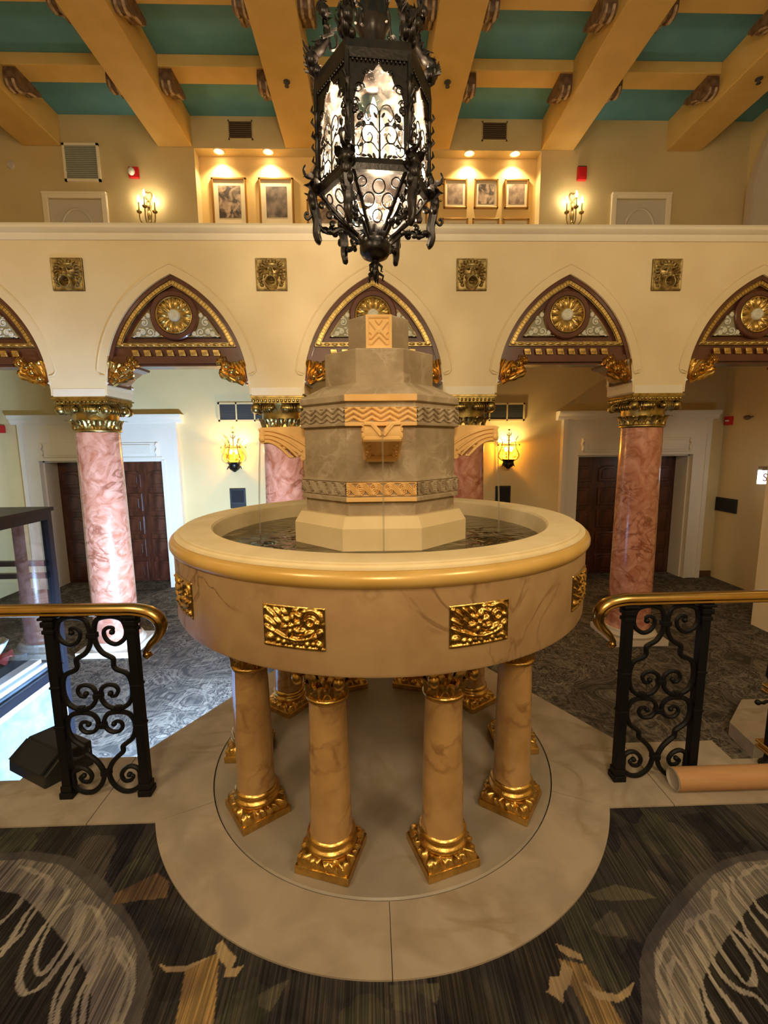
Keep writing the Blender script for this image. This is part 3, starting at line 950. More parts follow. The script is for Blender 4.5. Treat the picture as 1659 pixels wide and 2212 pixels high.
# impost blocks over the columns
CXS = [X0 + 1.1 * k for k in (-3, -1, 1, 3)]
for cx in CXS:
    b_ = MB().span((cx - .285, YA - .004, 2.165), (cx + .285, YA2 + .004, 2.255))
    for s in (-1, 1):
        b_.prism([(cx + s * .30, 2.29), (cx + s * .335, 2.315), (cx + s * .30, 2.345)], YA - .003, YA2, 'y')
    b_.build('impost_block', M['cream_trim'], awo, smooth=0)
pc = MB().prism([(YA - .015, 3.80), (YA - .03, 3.84), (YA - .03, 3.862), (YA - .055, 3.875), (YA - .075, 3.90), (YA - .075, 3.925), (YA - .06, 3.95), (YA2 + .05, 3.95), (YA2 + .05, 3.86), (YA2, 3.84), (YA2, 3.80)], -6.36, 6.36, 'x')
struct(pc.build('trim_2', M['cream_trim'], smooth=30), 'moulded white cap along the balcony parapet')

# baseboards
struct(MB().span((-DC + DH + .32, YB - .02, ZL), (DC - DH - .32, YB, ZL + .11)).build('baseboard_back', M['base_brown'], smooth=0))
struct(MB().span((DC + DH + .32, YB - .02, ZL), (6.36, YB, ZL + .11)).build('baseboard_right', M['base_brown'], smooth=0))

# =================================================================== FOUNTAIN
FT = thing('fountain', 'tiered stone fountain on gilded columns in the middle of the hall', 'fountain', (0, 0, 0))
# drum and rim
dr = MB().lathe([(0.30, 0.905), (0.915, 0.895), (0.925, 0.889), (0.936, 0.892), (0.941, 0.903), (0.941, 1.178), (0.90, 1.178)], 128).build('drum', M['marble'], FT)
torus = [(0.938, 1.172), (0.950, 1.180), (0.957, 1.192), (0.9575, 1.205), (0.953, 1.217), (0.943, 1.227), (0.934, 1.2295), (0.90, 1.2295)]
MB().lathe(torus, 128).build('rim_moulding', M['gilt_paint'], FT, smooth=50)
rimp = [(0.90, 1.230), (0.936, 1.230), (0.936, 1.2335), (0.930, 1.2345), (0.922, 1.2355), (0.918, 1.2385), (0.916, 1.2415), (0.9155, 1.2465),
        (0.912, 1.2495), (0.905, 1.2505), (0.800, 1.2505), (0.788, 1.2485), (0.780, 1.240), (0.776, 1.225), (0.772, 1.06)]
MB().lathe(rimp, 128).build('basin_rim', M['rim'], FT, smooth=24)
MB().lathe([(0.0, 1.062), (0.775, 1.062)], 64).build('basin_floor', M['basin_floor'], FT)
wa = MB().lathe([(0.30, 1.165), (0.5, 1.165), (0.774, 1.165)], 96).build('water', M['water'], FT)
wa['kind'] = 'stuff'

# gilded flower panels set into the drum
def drum_place(u, v, h):
    t = u / 0.944 - PI / 2
    r = 0.9395 + h
    return (r * math.cos(t), r * math.sin(t), 1.045 + v)
S = [('flat', -.104, -.066, .104, .066, .003), ('line', [(-.102, -.064), (.102, -.064)], .006, .009), ('line', [(-.102, .064), (.102, .064)], .005, .007),
     ('line', [(-.102, -.064), (-.102, .064)], .005, .007), ('line', [(.102, -.064), (.102, .064)], .005, .007)]
for k in range(6):
    a = k * PI / 3 + .3
    S.append(('blob', -.005 + .024 * math.cos(a), .006 + .024 * math.sin(a), .018, .012, a, .015))
S += [('blob', -.005, .006, .011, .011, 0, .018), ('ring', .063, .028, .031, .008, .013, -.5, 3.9), ('ring', .060, .022, .013, .006, .013), ('line', [(.073, .020), (.10, .018)], .006, .012)]
for (x, y, rx, ry, ro) in ((-.075, .040, .028, .009, -.7), (-.052, .046, .024, .008, -.8), (-.082, .012, .028, .010, -.6), (-.056, .018, .022, .008, -.7), (-.083, -.012, .024, .008, -.5),
                           (-.030, .048, .018, .008, -.9), (.020, .040, .020, .009, -.5), (-.085, -.042, .016, .015, .3), (.050, -.018, .024, .010, .5), (.072, -.030, .022, .008, .6), (.088, -.012, .014, .010, 1.0),
                           (.030, -.010, .014, .010, .2), (.084, -.050, .015, .010, -.9), (.012, .058, .014, .006, .2), (-.095, .055, .010, .008, 0), (.040, .055, .014, .006, .2)):
    S.append(('blob', x, y, rx, ry, ro, .014))
S += [('line', [(-.060, -.020), (-.030, -.034), (.010, -.040), (.050, -.034), (.075, -.022)], .007, .013)]
for i in range(7):
    S.append(('blob', -.055 + i * .020, -.050 - .003 * (i % 2), .009, .011, .2 * (i - 3), .010))
V, F = relief_grid(.212, .136, 74, 48, S, drum_place)
fp0 = None
for k in range(10):
    if fp0 is None:
        fp0 = MB().add(V, F).build('flower_panel', M['gold'], FT, smooth=60, fix=False)
        o = fp0
    else:
        o = put(fp0, 'flower_panel', FT)
    o.rotation_euler = (0, 0, R_(-18 + 36 * k))
frp = MB()
for k in range(10):
    pass

# ten small columns
RC = 0.698
def col_parts():
    sh = MB().lathe([(.084, .140), (.082, .150), (.0795, .165), (.079, .20), (.0775, .35), (.073, .55), (.0695, .70)], 32)
    pl = MB().span((-.108, -.108, .010), (.108, .108, .044))
    # leaf-carved swelling between the square foot and the round rings
    def fn(u, v):
        t = u * 2 * PI
        c, s = math.cos(t), math.sin(t)
        q = 1 / max(abs(c), abs(s))
        sq, ro = .103 * min(q, 1.34), .088
        w = v ** 0.8
        r = sq * (1 - w) + ro * w
        r += (.015 * abs(math.sin(6 * t)) ** .7 + .006 * math.cos(24 * t + 6 * v)) * math.sin(PI * min(1, v * 1.1)) * (1.0 + .5 * (q - 1))
        return (r * c, r * s, .044 + .042 * v + .012 * math.sin(PI * v))
    lf = MB().grid(fn, 129, 9)
    for k in range(4):
        a = k * PI / 2 + PI / 4
        lf.ball((.108 * math.cos(a), .108 * math.sin(a), .056), (.016, .016, .012), 8, 6)
        for d in (-.42, .42):
            lf.ball((.100 * math.cos(a + d), .100 * math.sin(a + d), .062), (.014, .014, .013), 8, 6)
    rg = MB().lathe([(.086, .082), (.095, .087), (.0985, .095), (.095, .104), (.088, .108), (.085, .114), (.085, .119), (.090, .122), (.0935, .129), (.090, .137), (.083, .142)], 36)
    cp = MB().lathe([(.069, .682), (.078, .686), (.080, .693), (.078, .700), (.070, .704), (.070, .74), (.074, .80), (.090, .868)], 32)
    for k in range(8):
        a = k * PI / 4
        leaf(cp, TRS((.074 * math.cos(a), .074 * math.sin(a), .703), a + PI / 2), .080, .031, .020, .014, 7, 10, .008)
        leaf(cp, TRS((.078 * math.cos(a + .39), .078 * math.sin(a + .39), .745), a + .39 + PI / 2), .105, .030, .055, .03, 7, 10, .006)
    for k in range(4):
        a = k * PI / 2 + PI / 4
        cp.ball((.122 * math.cos(a), .122 * math.sin(a), .835), (.028, .028, .030), 9, 6); cp.ball((.112 * math.cos(a), .112 * math.sin(a), .785), (.022, .022, .028), 9, 6)
    ab = MB().span((-.112, -.112, .868), (.112, .112, .892))
    return sh, pl, lf, rg, cp, ab
sh, pl, lf, rg, cp, ab = col_parts()
c0 = sh.build('column', M['colmarble'], FT)
kids = [bev(pl.build('plinth', M['gold'], c0, smooth=0), .004), lf.build('leaf_foot', M['gold'], c0, smooth=50), rg.build('base_rings', M['gold'], c0, smooth=60),
        cp.build('capital', M['gold'], c0, smooth=60), ab.build('abacus', M['gold'], c0, smooth=0)]
for k in range(10):
    a = R_(-108 + 36 * k)
    c = c0 if k == 0 else dup(c0, FT)
    c.location = (RC * math.cos(a), RC * math.sin(a), 0)
    c.rotation_euler = (0, 0, a + PI / 2)

# octagonal tower
OA = -PI / 2 - PI / 8
def octo(prof, name, m, n=8, parent=FT, bevel=.003):
    o = MB().lathe(prof, 8, OA, cap0=True, cap1=True).build(name, m, parent, smooth=0)
    if bevel: bev(o, bevel, 2)
    return o
octo([(.426, 1.06), (.426, 1.258), (.395, 1.306), (.380, 1.306)], 'plinth_course', M['plinth'])
octo([(.368, 1.30), (.368, 1.775)], 'tower_body', M['tower'])
octo([(.386, 1.366), (.386, 1.383), (.380, 1.388), (.380, 1.447), (.386, 1.449), (.386, 1.453), (.368, 1.462)], 'lower_band', M['tower'])
octo([(.386, 1.678), (.386, 1.692), (.380, 1.695), (.380, 1.752), (.371, 1.756), (.371, 1.772), (.386, 1.776), (.386, 1.802), (.27, 1.862)], 'upper_band', M['tower'])
octo([(.264, 1.85), (.264, 2.0), (.25, 2.006)], 'second_tier', M['tower'])
octo([(.166, 1.995), (.166, 2.012), (.149, 2.02), (.149, 2.160), (.140, 2.168)], 'top_tier', M['tower'])

c8 = math.cos(PI / 8)
fw = 2 * .386 * math.sin(PI / 8) - .002
def face_panel(w, h, nx, ny, strokes, apo, zc, base=0.0):
    return relief_grid(w, h, nx, ny, strokes, lambda u, v, hh: (u, -(apo + base + hh), zc + v))
# chevrons
zz = []
n = 4; per = fw / n
for row in (-.021, 0.0, .021):
    pts = []
    for i in range(2 * n + 1):
        pts.append((-fw / 2 + i * per / 2, row + (.0105 if i % 2 else -.0105)))
    zz.append(('line', pts, .0072, .0100))
zz += [('flat', -fw / 2, .0255, fw / 2, .03, .005)]
Vz, Fz = face_panel(fw - .002, .058, 97, 30, zz, .380 * c8 - .001, 1.7235)
# twisted rope links
gl = []
n = 5; per = fw / n
for i in range(-1, n + 1):
    x = -fw / 2 + (i + .5) * per
    for d in (-.012, -.004, .004, .012):
        gl.append(('line', [(x - .022 + d, .024), (x + .022 + d, -.024)], .0032, .0105))
    for q in (-1, 1):
        gl.append(('ring', x + q * .027, q * .008, .0125, .0032, .0100)); gl.append(('ring', x + q * .027, q * .008, .0055, .0032, .0100))
gl += [('line', [(-fw / 2, .0265), (fw / 2, .0265)], .003, .006), ('line', [(-fw / 2, -.0265), (fw / 2, -.0265)], .003, .006)]
Vg, Fg = face_panel(fw - .002, .058, 150, 42, gl, .380 * c8 - .001, 1.4175)
z0_ = g0_ = None
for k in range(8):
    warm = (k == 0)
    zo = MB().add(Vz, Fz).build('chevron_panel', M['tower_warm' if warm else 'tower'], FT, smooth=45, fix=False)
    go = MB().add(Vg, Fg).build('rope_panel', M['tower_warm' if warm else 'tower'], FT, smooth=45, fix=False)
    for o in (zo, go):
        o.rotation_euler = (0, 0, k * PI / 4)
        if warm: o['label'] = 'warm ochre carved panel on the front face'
# front face edging stones, warm light put into their colour
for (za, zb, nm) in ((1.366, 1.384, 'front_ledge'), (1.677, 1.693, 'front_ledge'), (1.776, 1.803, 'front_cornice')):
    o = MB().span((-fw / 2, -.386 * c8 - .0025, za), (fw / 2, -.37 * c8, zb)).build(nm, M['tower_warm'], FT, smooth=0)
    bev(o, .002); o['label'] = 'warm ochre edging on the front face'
xw = 2 * .149 * math.sin(PI / 8)
xs_st = [('line', [(-.056, -.070), (.056, -.070), (.056, .070), (-.056, .070), (-.056, -.070)], .0135, .006),
         ('line', [(-.036, .045), (0, 0), (.036, .045)], .008, .006), ('line', [(-.036, -.025), (0, .012), (.036, -.025)], .0075, .007), ('line', [(-.036, -.050), (0, -.014), (.036, -.050)], .0075, .007),
         ('line', [(-.012, .05), (.0, .034), (.012, .05)], .005, .006), ('line', [(-.038, .0), (-.026, -.012)], .005, .006), ('line', [(.038, .0), (.026, -.012)], .005, .006)]
Vx, Fx = face_panel(xw, .146, 60, 70, xs_st, .149 * c8 + .002, 2.091)
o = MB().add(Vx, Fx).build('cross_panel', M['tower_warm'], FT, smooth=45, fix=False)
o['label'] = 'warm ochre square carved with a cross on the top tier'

# water spouts on three faces
def spout(rz):
    hw = .066
    sp = MB()
    n = 14
    pr = [(0.0, 1.533), (.03, 1.556), (.08, 1.588), (.14, 1.610), (.185, 1.617), (.205, 1.615), (.219, 1.628), (.223, 1.648), (.218, 1.668)]
    def prof(x):
        notch = max(0, 1 - abs(x) / .034) * .040
        fl = .004 * math.cos(x / hw * PI * 3.5)
        return [(p, min(z, 1.682 - notch) + (fl if 0.02 < p < .19 else 0)) for p, z in pr] + [(.214, 1.685 - notch), (.10, 1.688 - notch), (0, 1.690 - notch)]
    xs__ = [-hw + 2 * hw * i / n for i in range(n + 1)]
    P = [prof(x) for x in xs__]
    m = len(P[0])
    V = [(x, -(.340 + p), z) for x, pp in zip(xs__, P) for p, z in pp]
    F = [(i * m + j, i * m + (j + 1) % m, (i + 1) * m + (j + 1) % m, (i + 1) * m + j) for i in range(n) for j in range(m)]
    F += [tuple(range(m)), tuple(n * m + j for j in range(m))]
    sp.add(V, F)
    for s in (-1, 1):     # fluted acanthus sides and the rolled tip
        for k in range(4):
            q = k / 3
            pts = [(s * (hw + .002), -(.345 + .02 * k + (.19 - .02 * k) * t), max(1.548, 1.675 - .012 * k - (.075 + .014 * k) * (1 - t) ** 1.8 - .006 * k * t)) for t in [i / 8 for i in range(9)]]
            sp.tube(pts, [.006 + .004 * (i / 8) for i in range(9)], 6)
        sp.ball((s * (hw + .002), -.548, 1.632), (.010, .016, .016), 8, 6)
        for k in range(4):
            sp.ball((s * (hw - .012), -(.375 + .035 * k), 1.560 + .016 * k), (.014, .014, .011), 8, 6)
    for s in (-1, 1):      # raised edge following the V of the lip
        sp.tube([(s * hw, -.560, 1.676), (s * .040, -.562, 1.674), (s * .006, -.563, 1.634)], .006, 6)
    sp.tube([(-hw - .004, -.548, 1.624), (hw + .004, -.548, 1.624)], .014, 10)
    sp.tube([(-hw + .004, -.362, 1.545), (hw - .004, -.362, 1.545)], .014, 8)
    o = sp.build('spout', M['tower_warm'], FT, smooth=35)
    o.rotation_euler = (0, 0, rz)
    st = MB().tube([(0, -.556, 1.655), (0, -.568, 1.648), (0, -.575, 1.60), (0, -.582, 1.50), (0, -.590, 1.35), (0, -.594, 1.163)], [.0045, .0045, .004, .004, .0038, .0036], 6).build('water_stream', M['stream'], FT)
    st.rotation_euler = (0, 0, rz); st['kind'] = 'stuff'
for rz in (0, PI / 2, -PI / 2):
    spout(rz)

# =================================================================== LANTERN
LZ = 2.34
LT = thing('hanging_lantern', 'ornate black iron hexagonal lantern with glowing bulbs hanging over the fountain', 'lantern', (-0.010, 0, LZ))
LO = (0, 0, LZ)
LR = 0.245
def lv(k, r=LR): a = R_(-115 + 60 * k); return (r * math.cos(a), r * math.sin(a))
def hexring(r, z0, z1, w, name, m=None):
    A = R_(-115)
    o = MB().lathe([(r - w, z0), (r, z0), (r + .004, (z0 + z1) / 2), (r, z1), (r - w, z1), (r - w, z0)], 6, A).build(name, m or M['bronze'], LT, smooth=0, off=LO)
    return o
hexring(LR + .010, 3.098, 3.165, .03, 'top_ring')
hexring(LR + .008, 2.700, 2.745, .028, 'bottom_ring')
SIDE = LR     # side length of a hexagon equals its radius
APO = LR * math.cos(PI / 6)
SA = [R_(-85 + 60 * k) for k in range(6)]     # outward angles of the faces
def side_put(mb_, name, m, smooth=40, kind=None):
    o0 = None
    for k in range(6):
        if o0 is None:
            o0 = mb_.build(name, m, LT, smooth=smooth, off=LO); o = o0
        else:
            o = put(o0, name, LT)
        o.rotation_euler = (0, 0, SA[k] + PI / 2)
    return o0
# panes
gp = MB()
def pane(u, v):
    x = (u - .5) * (SIDE - .012)
    return (x, -(APO - .008) + .004 * math.sin(x * 60) * math.sin(v * 9), 2.742 + .36 * v)
side_put(gp.grid(pane, 12, 14), 'pane', M['lantern_glass'])
def lpane(u, v):
    w = (SIDE - .03) * (1 - v) + .07 * v
    return ((u - .5) * w, -((APO - .012) * (1 - v) + .06 * v) - .018 * math.sin(PI * v), 2.705 - .16 * v)
side_put(MB().grid(lpane, 9, 8), 'lower_pane', M['lantern_glass'])
# beaded drop edge and pierced arch tracery
tr = MB()
for s in (-1, 1):
    tr.span((s * (SIDE / 2 - .024), -APO - .003, 2.742), (s * (SIDE / 2 - .002), -APO + .004, 3.10))
hw_ = SIDE / 2 - .012
y_ = -APO
archx = [(-hw_ + 2 * hw_ * i / 24) for i in range(25)]
def trz(x):
    q = abs(x) / hw_
    return 3.075 - .15 * q ** 1.9 + .010 * math.cos(q * 16)
tr.strip([(x, 3.102) for x in archx], [(x, trz(x)) for x in archx], y_ - .002, y_ + .003, 'y')
for s in (-1, 1):
    for (cx, cz, r) in ((.080, 2.995, .024), (.094, 2.945, .016), (.050, 3.052, .013)):
        tr.tube([(s * cx + p[0] * s, y_ - .004, cz + p[1]) for p in spiral((0, 0), .004, r, 0, 9.5, 22)], .0035, 5)
    for i in range(5):
        tr.ball((s * (.098 - .009 * i), y_ - .004, 2.915 - .012 * i + .02 * (i % 2)), (.010, .006, .014), 6, 5)
for i in range(13):
    tr.ball((-hw_ + 2 * hw_ * (i + .5) / 13, y_ - .006, 3.094), (.0055, .005, .009), 6, 5)
side_put(tr, 'arch_tracery', M['bronze'])
# scrolling tree in the lower half of each face
tt = MB()
tt.tube([(0, y_ - .006, 2.745), (.001, y_ - .006, 2.83), (0, y_ - .006, 2.915)], [.007, .005, .004], 6)
for s in (-1, 1):
    tt.tube([(s * a, y_ - .006, b) for a, b in catmull([(0, 2.90), (.012, 2.93), (.035, 2.938), (.052, 2.92), (.056, 2.895), (.045, 2.878), (.036, 2.888)], 5)], .0028, 5)
    tt.tube([(s * a, y_ - .006, b) for a, b in catmull([(0, 2.835), (.025, 2.862), (.055, 2.862), (.070, 2.835), (.062, 2.805), (.040, 2.800), (.028, 2.82), (.038, 2.836), (.048, 2.826)], 5)], .0030, 5)
    tt.tube([(s * a, y_ - .006, b) for a, b in catmull([(.070, 2.84), (.078, 2.81), (.090, 2.79)], 4)], .0028, 5)
    tt.tube([(s * a, y_ - .006, b) for a, b in catmull([(0, 2.765), (.03, 2.80), (.062, 2.795), (.070, 2.765), (.085, 2.752), (.102, 2.765), (.098, 2.785), (.085, 2.785), (.084, 2.772)], 5)], .0030, 5)
    tt.tube([(s * a, y_ - .006, b) for a, b in catmull([(.06, 2.862), (.08, 2.868), (.098, 2.85)], 4)], [.003, .005, .0055, .006, .006, .005, .004, .003, .002], 5)
    for (a, b, ro) in ((.030, 2.868, .6), (.082, 2.858, -.5), (.016, 2.90, 1.0), (.075, 2.79, -.8), (.040, 2.752, .4), (.022, 2.752, 1.2), (.062, 2.752, 0)):
        tt.ball((0, 0, 0), (.013, .004, .006), 7, 5, Matrix.Translation((s * a, y_ - .006, b)) @ Matrix.Rotation(-s * ro, 4, 'Y'))
side_put(tt, 'scroll_tree', M['bronze'])
# lower open scrollwork over each cone pane
lw = MB()
def lp_(x, v): return (x, -((APO - .004) * (1 - v) + .066 * v) - .02 * math.sin(PI * v), 2.703 - .16 * v)
for (cx, v, r) in ((0, .28, .026), (-.040, .52, .024), (.040, .52, .024), (0, .78, .020), (-.070, .20, .018), (.070, .20, .018)):
    lw.tube([lp_(cx + r * math.cos(t), v + r / .19 * math.sin(t)) for t in [2 * PI * i / 18 for i in range(18)]], .0036, 5, closed=True)
for s in (-1, 1):
    lw.tube([lp_(s * .108 * (1 - q) + s * .034 * q, q) for q in [i / 8 for i in range(9)]], [.009] * 9, 6)
    for q in (.1, .35, .6):
        lw.ball(lp_(s * (.09 * (1 - q) + .02), q + .06), (.012, .006, .010), 6, 5)
side_put(lw, 'cone_scrollwork', M['bronze'])
def _leafv(L, wd, out, curl):
    q = leaf(MB(), None, L, wd, out, curl, 5, 8, .004)
    return q.v, q.f
# corner posts, clawed brackets and crown dragons: one of each, six times
def corner_put(mb_, name, m=None, smooth=45):
    o0 = None
    for k in range(6):
        if o0 is None:
            o0 = mb_.build(name, m or M['bronze'], LT, smooth=smooth, off=LO); o = o0
        else: o = put(o0, name, LT)
        o.rotation_euler = (0, 0, R_(-115 + 60 * k))
po = MB()
po.tube([(LR + .004, 0, z) for z in (2.72, 2.80, 2.81, 2.82, 2.93, 2.94, 2.95, 3.02, 3.03, 3.04, 3.12)], [.011, .011, .017, .011, .010, .017, .010, .010, .016, .011, .012], 8)
for i in range(6):
    z = 2.79 + .05 * i
    po.tube([(LR + .010, 0, z - .02), (LR + .026, .006 * (-1) ** i, z), (LR + .020, 0, z + .018)], [.003, .006, .002], 5)
corner_put(po, 'corner_post')
br = MB()
pth = catmull([(.240, 2.775), (.262, 2.735), (.275, 2.69), (.268, 2.64), (.258, 2.59), (.262, 2.545), (.250, 2.51)], 5)
br.tube([(x, 0, z) for x, z in pth], [.012 + .010 * math.sin(PI * i / len(pth)) for i in range(len(pth))], 7)
pth = catmull([(.258, 2.60), (.232, 2.556), (.195, 2.548), (.160, 2.562), (.125, 2.556), (.095, 2.53), (.07, 2.51)], 5)
br.tube([(x, 0, z) for x, z in pth], [.006 + .004 * math.sin(PI * i / len(pth)) for i in range(len(pth))], 6)
for i in range(6):
    leaf(br, Matrix.Translation((.235 - .025 * i, 0, 2.552)) @ Matrix.Rotation(.9 + .2 * (i % 2), 4, 'Y') @ Matrix.Rotation(PI / 2 * (i % 2), 4, 'Z'), .045, .012, .02, .01, 5, 7, .003)
br.tube([(x, 0, z) for x, z in catmull([(.255, 2.745), (.275, 2.77), (.300, 2.775), (.312, 2.80), (.304, 2.822)], 4)], [.012, .012, .011, .011, .010, .009, .009, .008, .008, .007, .007, .006, .006, .005, .005, .004, .003], 6)
br.tube([(x, 0, z) for x, z in catmull([(.28, 2.62), (.300, 2.60), (.312, 2.612), (.306, 2.628), (.298, 2.620)], 4)], .006, 6)
br.tube([(x, 0, z) for x, z in catmull([(.262, 2.585), (.272, 2.545), (.262, 2.515), (.245, 2.505)], 4)], [.013, .013, .012, .011, .010, .010, .010, .011, .012, .013, .014, .013, .010], 6)
for (x, z, r) in ((.20, 2.62, .020), (.235, 2.66, .017), (.19, 2.585, .013)):
    br.tube([(p[0], 0, p[1]) for p in spiral((x, z), .004, r, 1, 9, 18)], .0055, 5)
for i in range(7):
    q = i / 6
    br.ball((.255 - .15 * q, .010 * (-1) ** i, 2.575 - .03 * math.sin(q * 3)), (.014, .010, .012), 6, 5)
for (x, y, z, rx, ry, rz) in ((.262, 0, 2.735, .030, .040, .034), (.278, 0, 2.69, .022, .026, .036), (.272, .016, 2.655, .018, .016, .026), (.270, -.016, 2.66, .018, .016, .026), (.258, 0, 2.775, .018, .024, .03)):
    br.ball((x, y, z), (rx, ry, rz), 9, 7)
for k in range(6):
    br.add(*_leafv(.075, .020, .04, .02), Matrix.Translation((.262, 0, 2.74)) @ Matrix.Rotation(k * PI / 3, 4, 'X') @ Matrix.Rotation(PI / 2, 4, 'Z') @ Matrix.Rotation(.3, 4, 'X'))
corner_put(br, 'claw_bracket')
dg = MB()
pth = catmull([(.235, 3.165), (.262, 3.20), (.262, 3.245), (.225, 3.275), (.195, 3.32), (.200, 3.38), (.215, 3.43), (.200, 3.50), (.150, 3.60), (.085, 3.74), (.030, 3.88)], 4)
dg.tube([(x, 0, z) for x, z in pth], [max(.008, .024 - .013 * abs(i - 8) / 10) + .004 * (i % 3 == 0) for i in range(len(pth))], 8)
for i in range(9):
    p = pth[2 + 3 * i]
    for sd in (-1, 1):
        dg.add(*_leafv(.06, .016, .03, .02), Matrix.Translation((p[0], sd * .012, p[1])) @ Matrix.Rotation(sd * .9, 4, 'X') @ Matrix.Rotation(-PI / 2 + i, 4, 'Z'))
for (x, y, z, r) in ((.262, .012, 3.225, .030), (.245, -.018, 3.20, .026), (.225, .0, 3.285, .026), (.205, .014, 3.41, .024), (.218, -.012, 3.445, .022), (.240, .020, 3.18, .020)):
    dg.ball((x, y, z), (r, r * .8, r * 1.1), 8, 6)
for i in range(5):
    dg.tube([(.262, .01 * (i - 2), 3.20 + .01 * i), (.292, .012 * (i - 2), 3.205 + .016 * i), (.298, .012 * (i - 2), 3.215 + .018 * i)], [.008, .005, .002], 5)
dg.tube([(x, .03, z) for x, z in catmull([(.215, 3.30), (.165, 3.315), (.155, 3.27), (.180, 3.255), (.185, 3.28)], 5)], .006, 5)
dg.tube([(x, -.02, z) for x, z in catmull([(.195, 3.36), (.145, 3.375), (.12, 3.34), (.125, 3.31)], 5)], .006, 5)
corner_put(dg, 'crown_dragon')
MB().lathe([(.075, 3.165), (.085, 3.18), (.060, 3.20), (.056, 3.22), (.052, 3.33), (.060, 3.36), (.075, 3.38), (.066, 3.42), (.055, 3.46), (.050, 3.58), (.07, 3.62), (.05, 3.66), (.03, 3.78), (.028, 3.90), (0.0, 3.92)], 24).build('crown_stem', M['bronze'], LT, off=LO)
rf = MB()
for k in range(6):
    x, y = lv(k, .22)
    rf.tube([(x, y, 3.16), (x * .6, y * .6, 3.185), (x * .3, y * .3, 3.17)], [.010, .012, .010], 6)
rf.build('roof_bars', M['bronze'], LT, off=LO)
boss = MB().lathe([(.030, 2.60), (.052, 2.585), (.050, 2.565), (.038, 2.55), (.060, 2.535), (.058, 2.522), (.066, 2.512), (.071, 2.492), (.069, 2.47), (.058, 2.452), (.036, 2.441), (.016, 2.437)], 32)
for k in range(12):
    a = k * PI / 6
    leaf(boss, TRS((.045 * math.cos(a), .045 * math.sin(a), 2.535), a + PI / 2), .05, .016, .045, .02, 5, 8)
boss.build('boss', M['bronze'], LT, off=LO)
fin = MB().lathe([(.016, 2.44), (.018, 2.43), (.012, 2.42), (.015, 2.40), (.020, 2.385), (.012, 2.365), (.004, 2.345), (0.0, 2.34)], 14)
for k in range(5):
    a = k * 2 * PI / 5
    for (z, o_) in ((2.425, .012), (2.385, .018)):
        fin.tube([(.012 * math.cos(a), .012 * math.sin(a), z), ((.018 + o_) * math.cos(a), (.018 + o_) * math.sin(a), z - .014), ((.014 + o_) * math.cos(a), (.014 + o_) * math.sin(a), z - .034), ((.024 + o_) * math.cos(a), (.024 + o_) * math.sin(a), z - .036)], [.007, .006, .004, .002], 5)
fin.build('finial', M['bronze'], LT, off=LO)
chn = MB()
z = 3.93; i = 0
while z < 6.80:
    chn.tube([(.022 * math.cos(t) * (1 if i % 2 else 0), .022 * math.cos(t) * (0 if i % 2 else 1), z + .045 + .045 * math.sin(t)) for t in [2 * PI * k / 12 for k in range(12)]], .007, 5, closed=True)
    z += .078; i += 1
chn.span((-.05, -.05, 6.80), (.05, .05, 6.842))
chn.build('chain', M['bronze'], LT, off=LO)
# candle tubes with lit bulbs
spots = [(.105 * math.cos(R_(20 + 60 * k)), .105 * math.sin(R_(20 + 60 * k)), 2.885 + .02 * (k % 2)) for k in range(6)] + [(.0, -.045, 3.0), (.035, .03, 2.97), (-.035, .03, 2.985)]
MB().lathe([(.0, 2.752), (.15, 2.752), (.15, 2.762), (.0, 2.762)], 24).build('candle_tray', M['bronze'], LT, off=LO)
for (x, y, zt) in spots:
    cd = MB().lathe([(.013, 2.76), (.013, zt), (.006, zt)], 10, c=(x, y, 0)).build('candle_tube', M['candle'], LT, off=LO)
    MB().lathe([(.004, zt), (.014, zt + .018), (.016, zt + .032), (.010, zt + .055), (.002, zt + .078)], 10, c=(x, y, 0)).build('bulb', M['bulb'], cd, off=LO)
for (x, y, zt) in ((-.005, -.03, 2.600), (.058, .02, 2.598)):
    MB().lathe([(.006, zt), (.015, zt + .015), (.020, zt + .035), (.012, zt + .058), (.001, zt + .066)], 12, c=(x, y, 0)).build('lower_bulb', M['bulb'], LT, off=LO)
light('POINT', 'lantern_light', (0, -.005, 2.90 - LZ), 190, (1.0, 0.77, 0.47), LT, shadow_soft_size=0.02)
light('POINT', 'lantern_low_light', (.02, -.02, 2.655 - LZ), 16, (1.0, 0.80, 0.52), LT, shadow_soft_size=0.03)

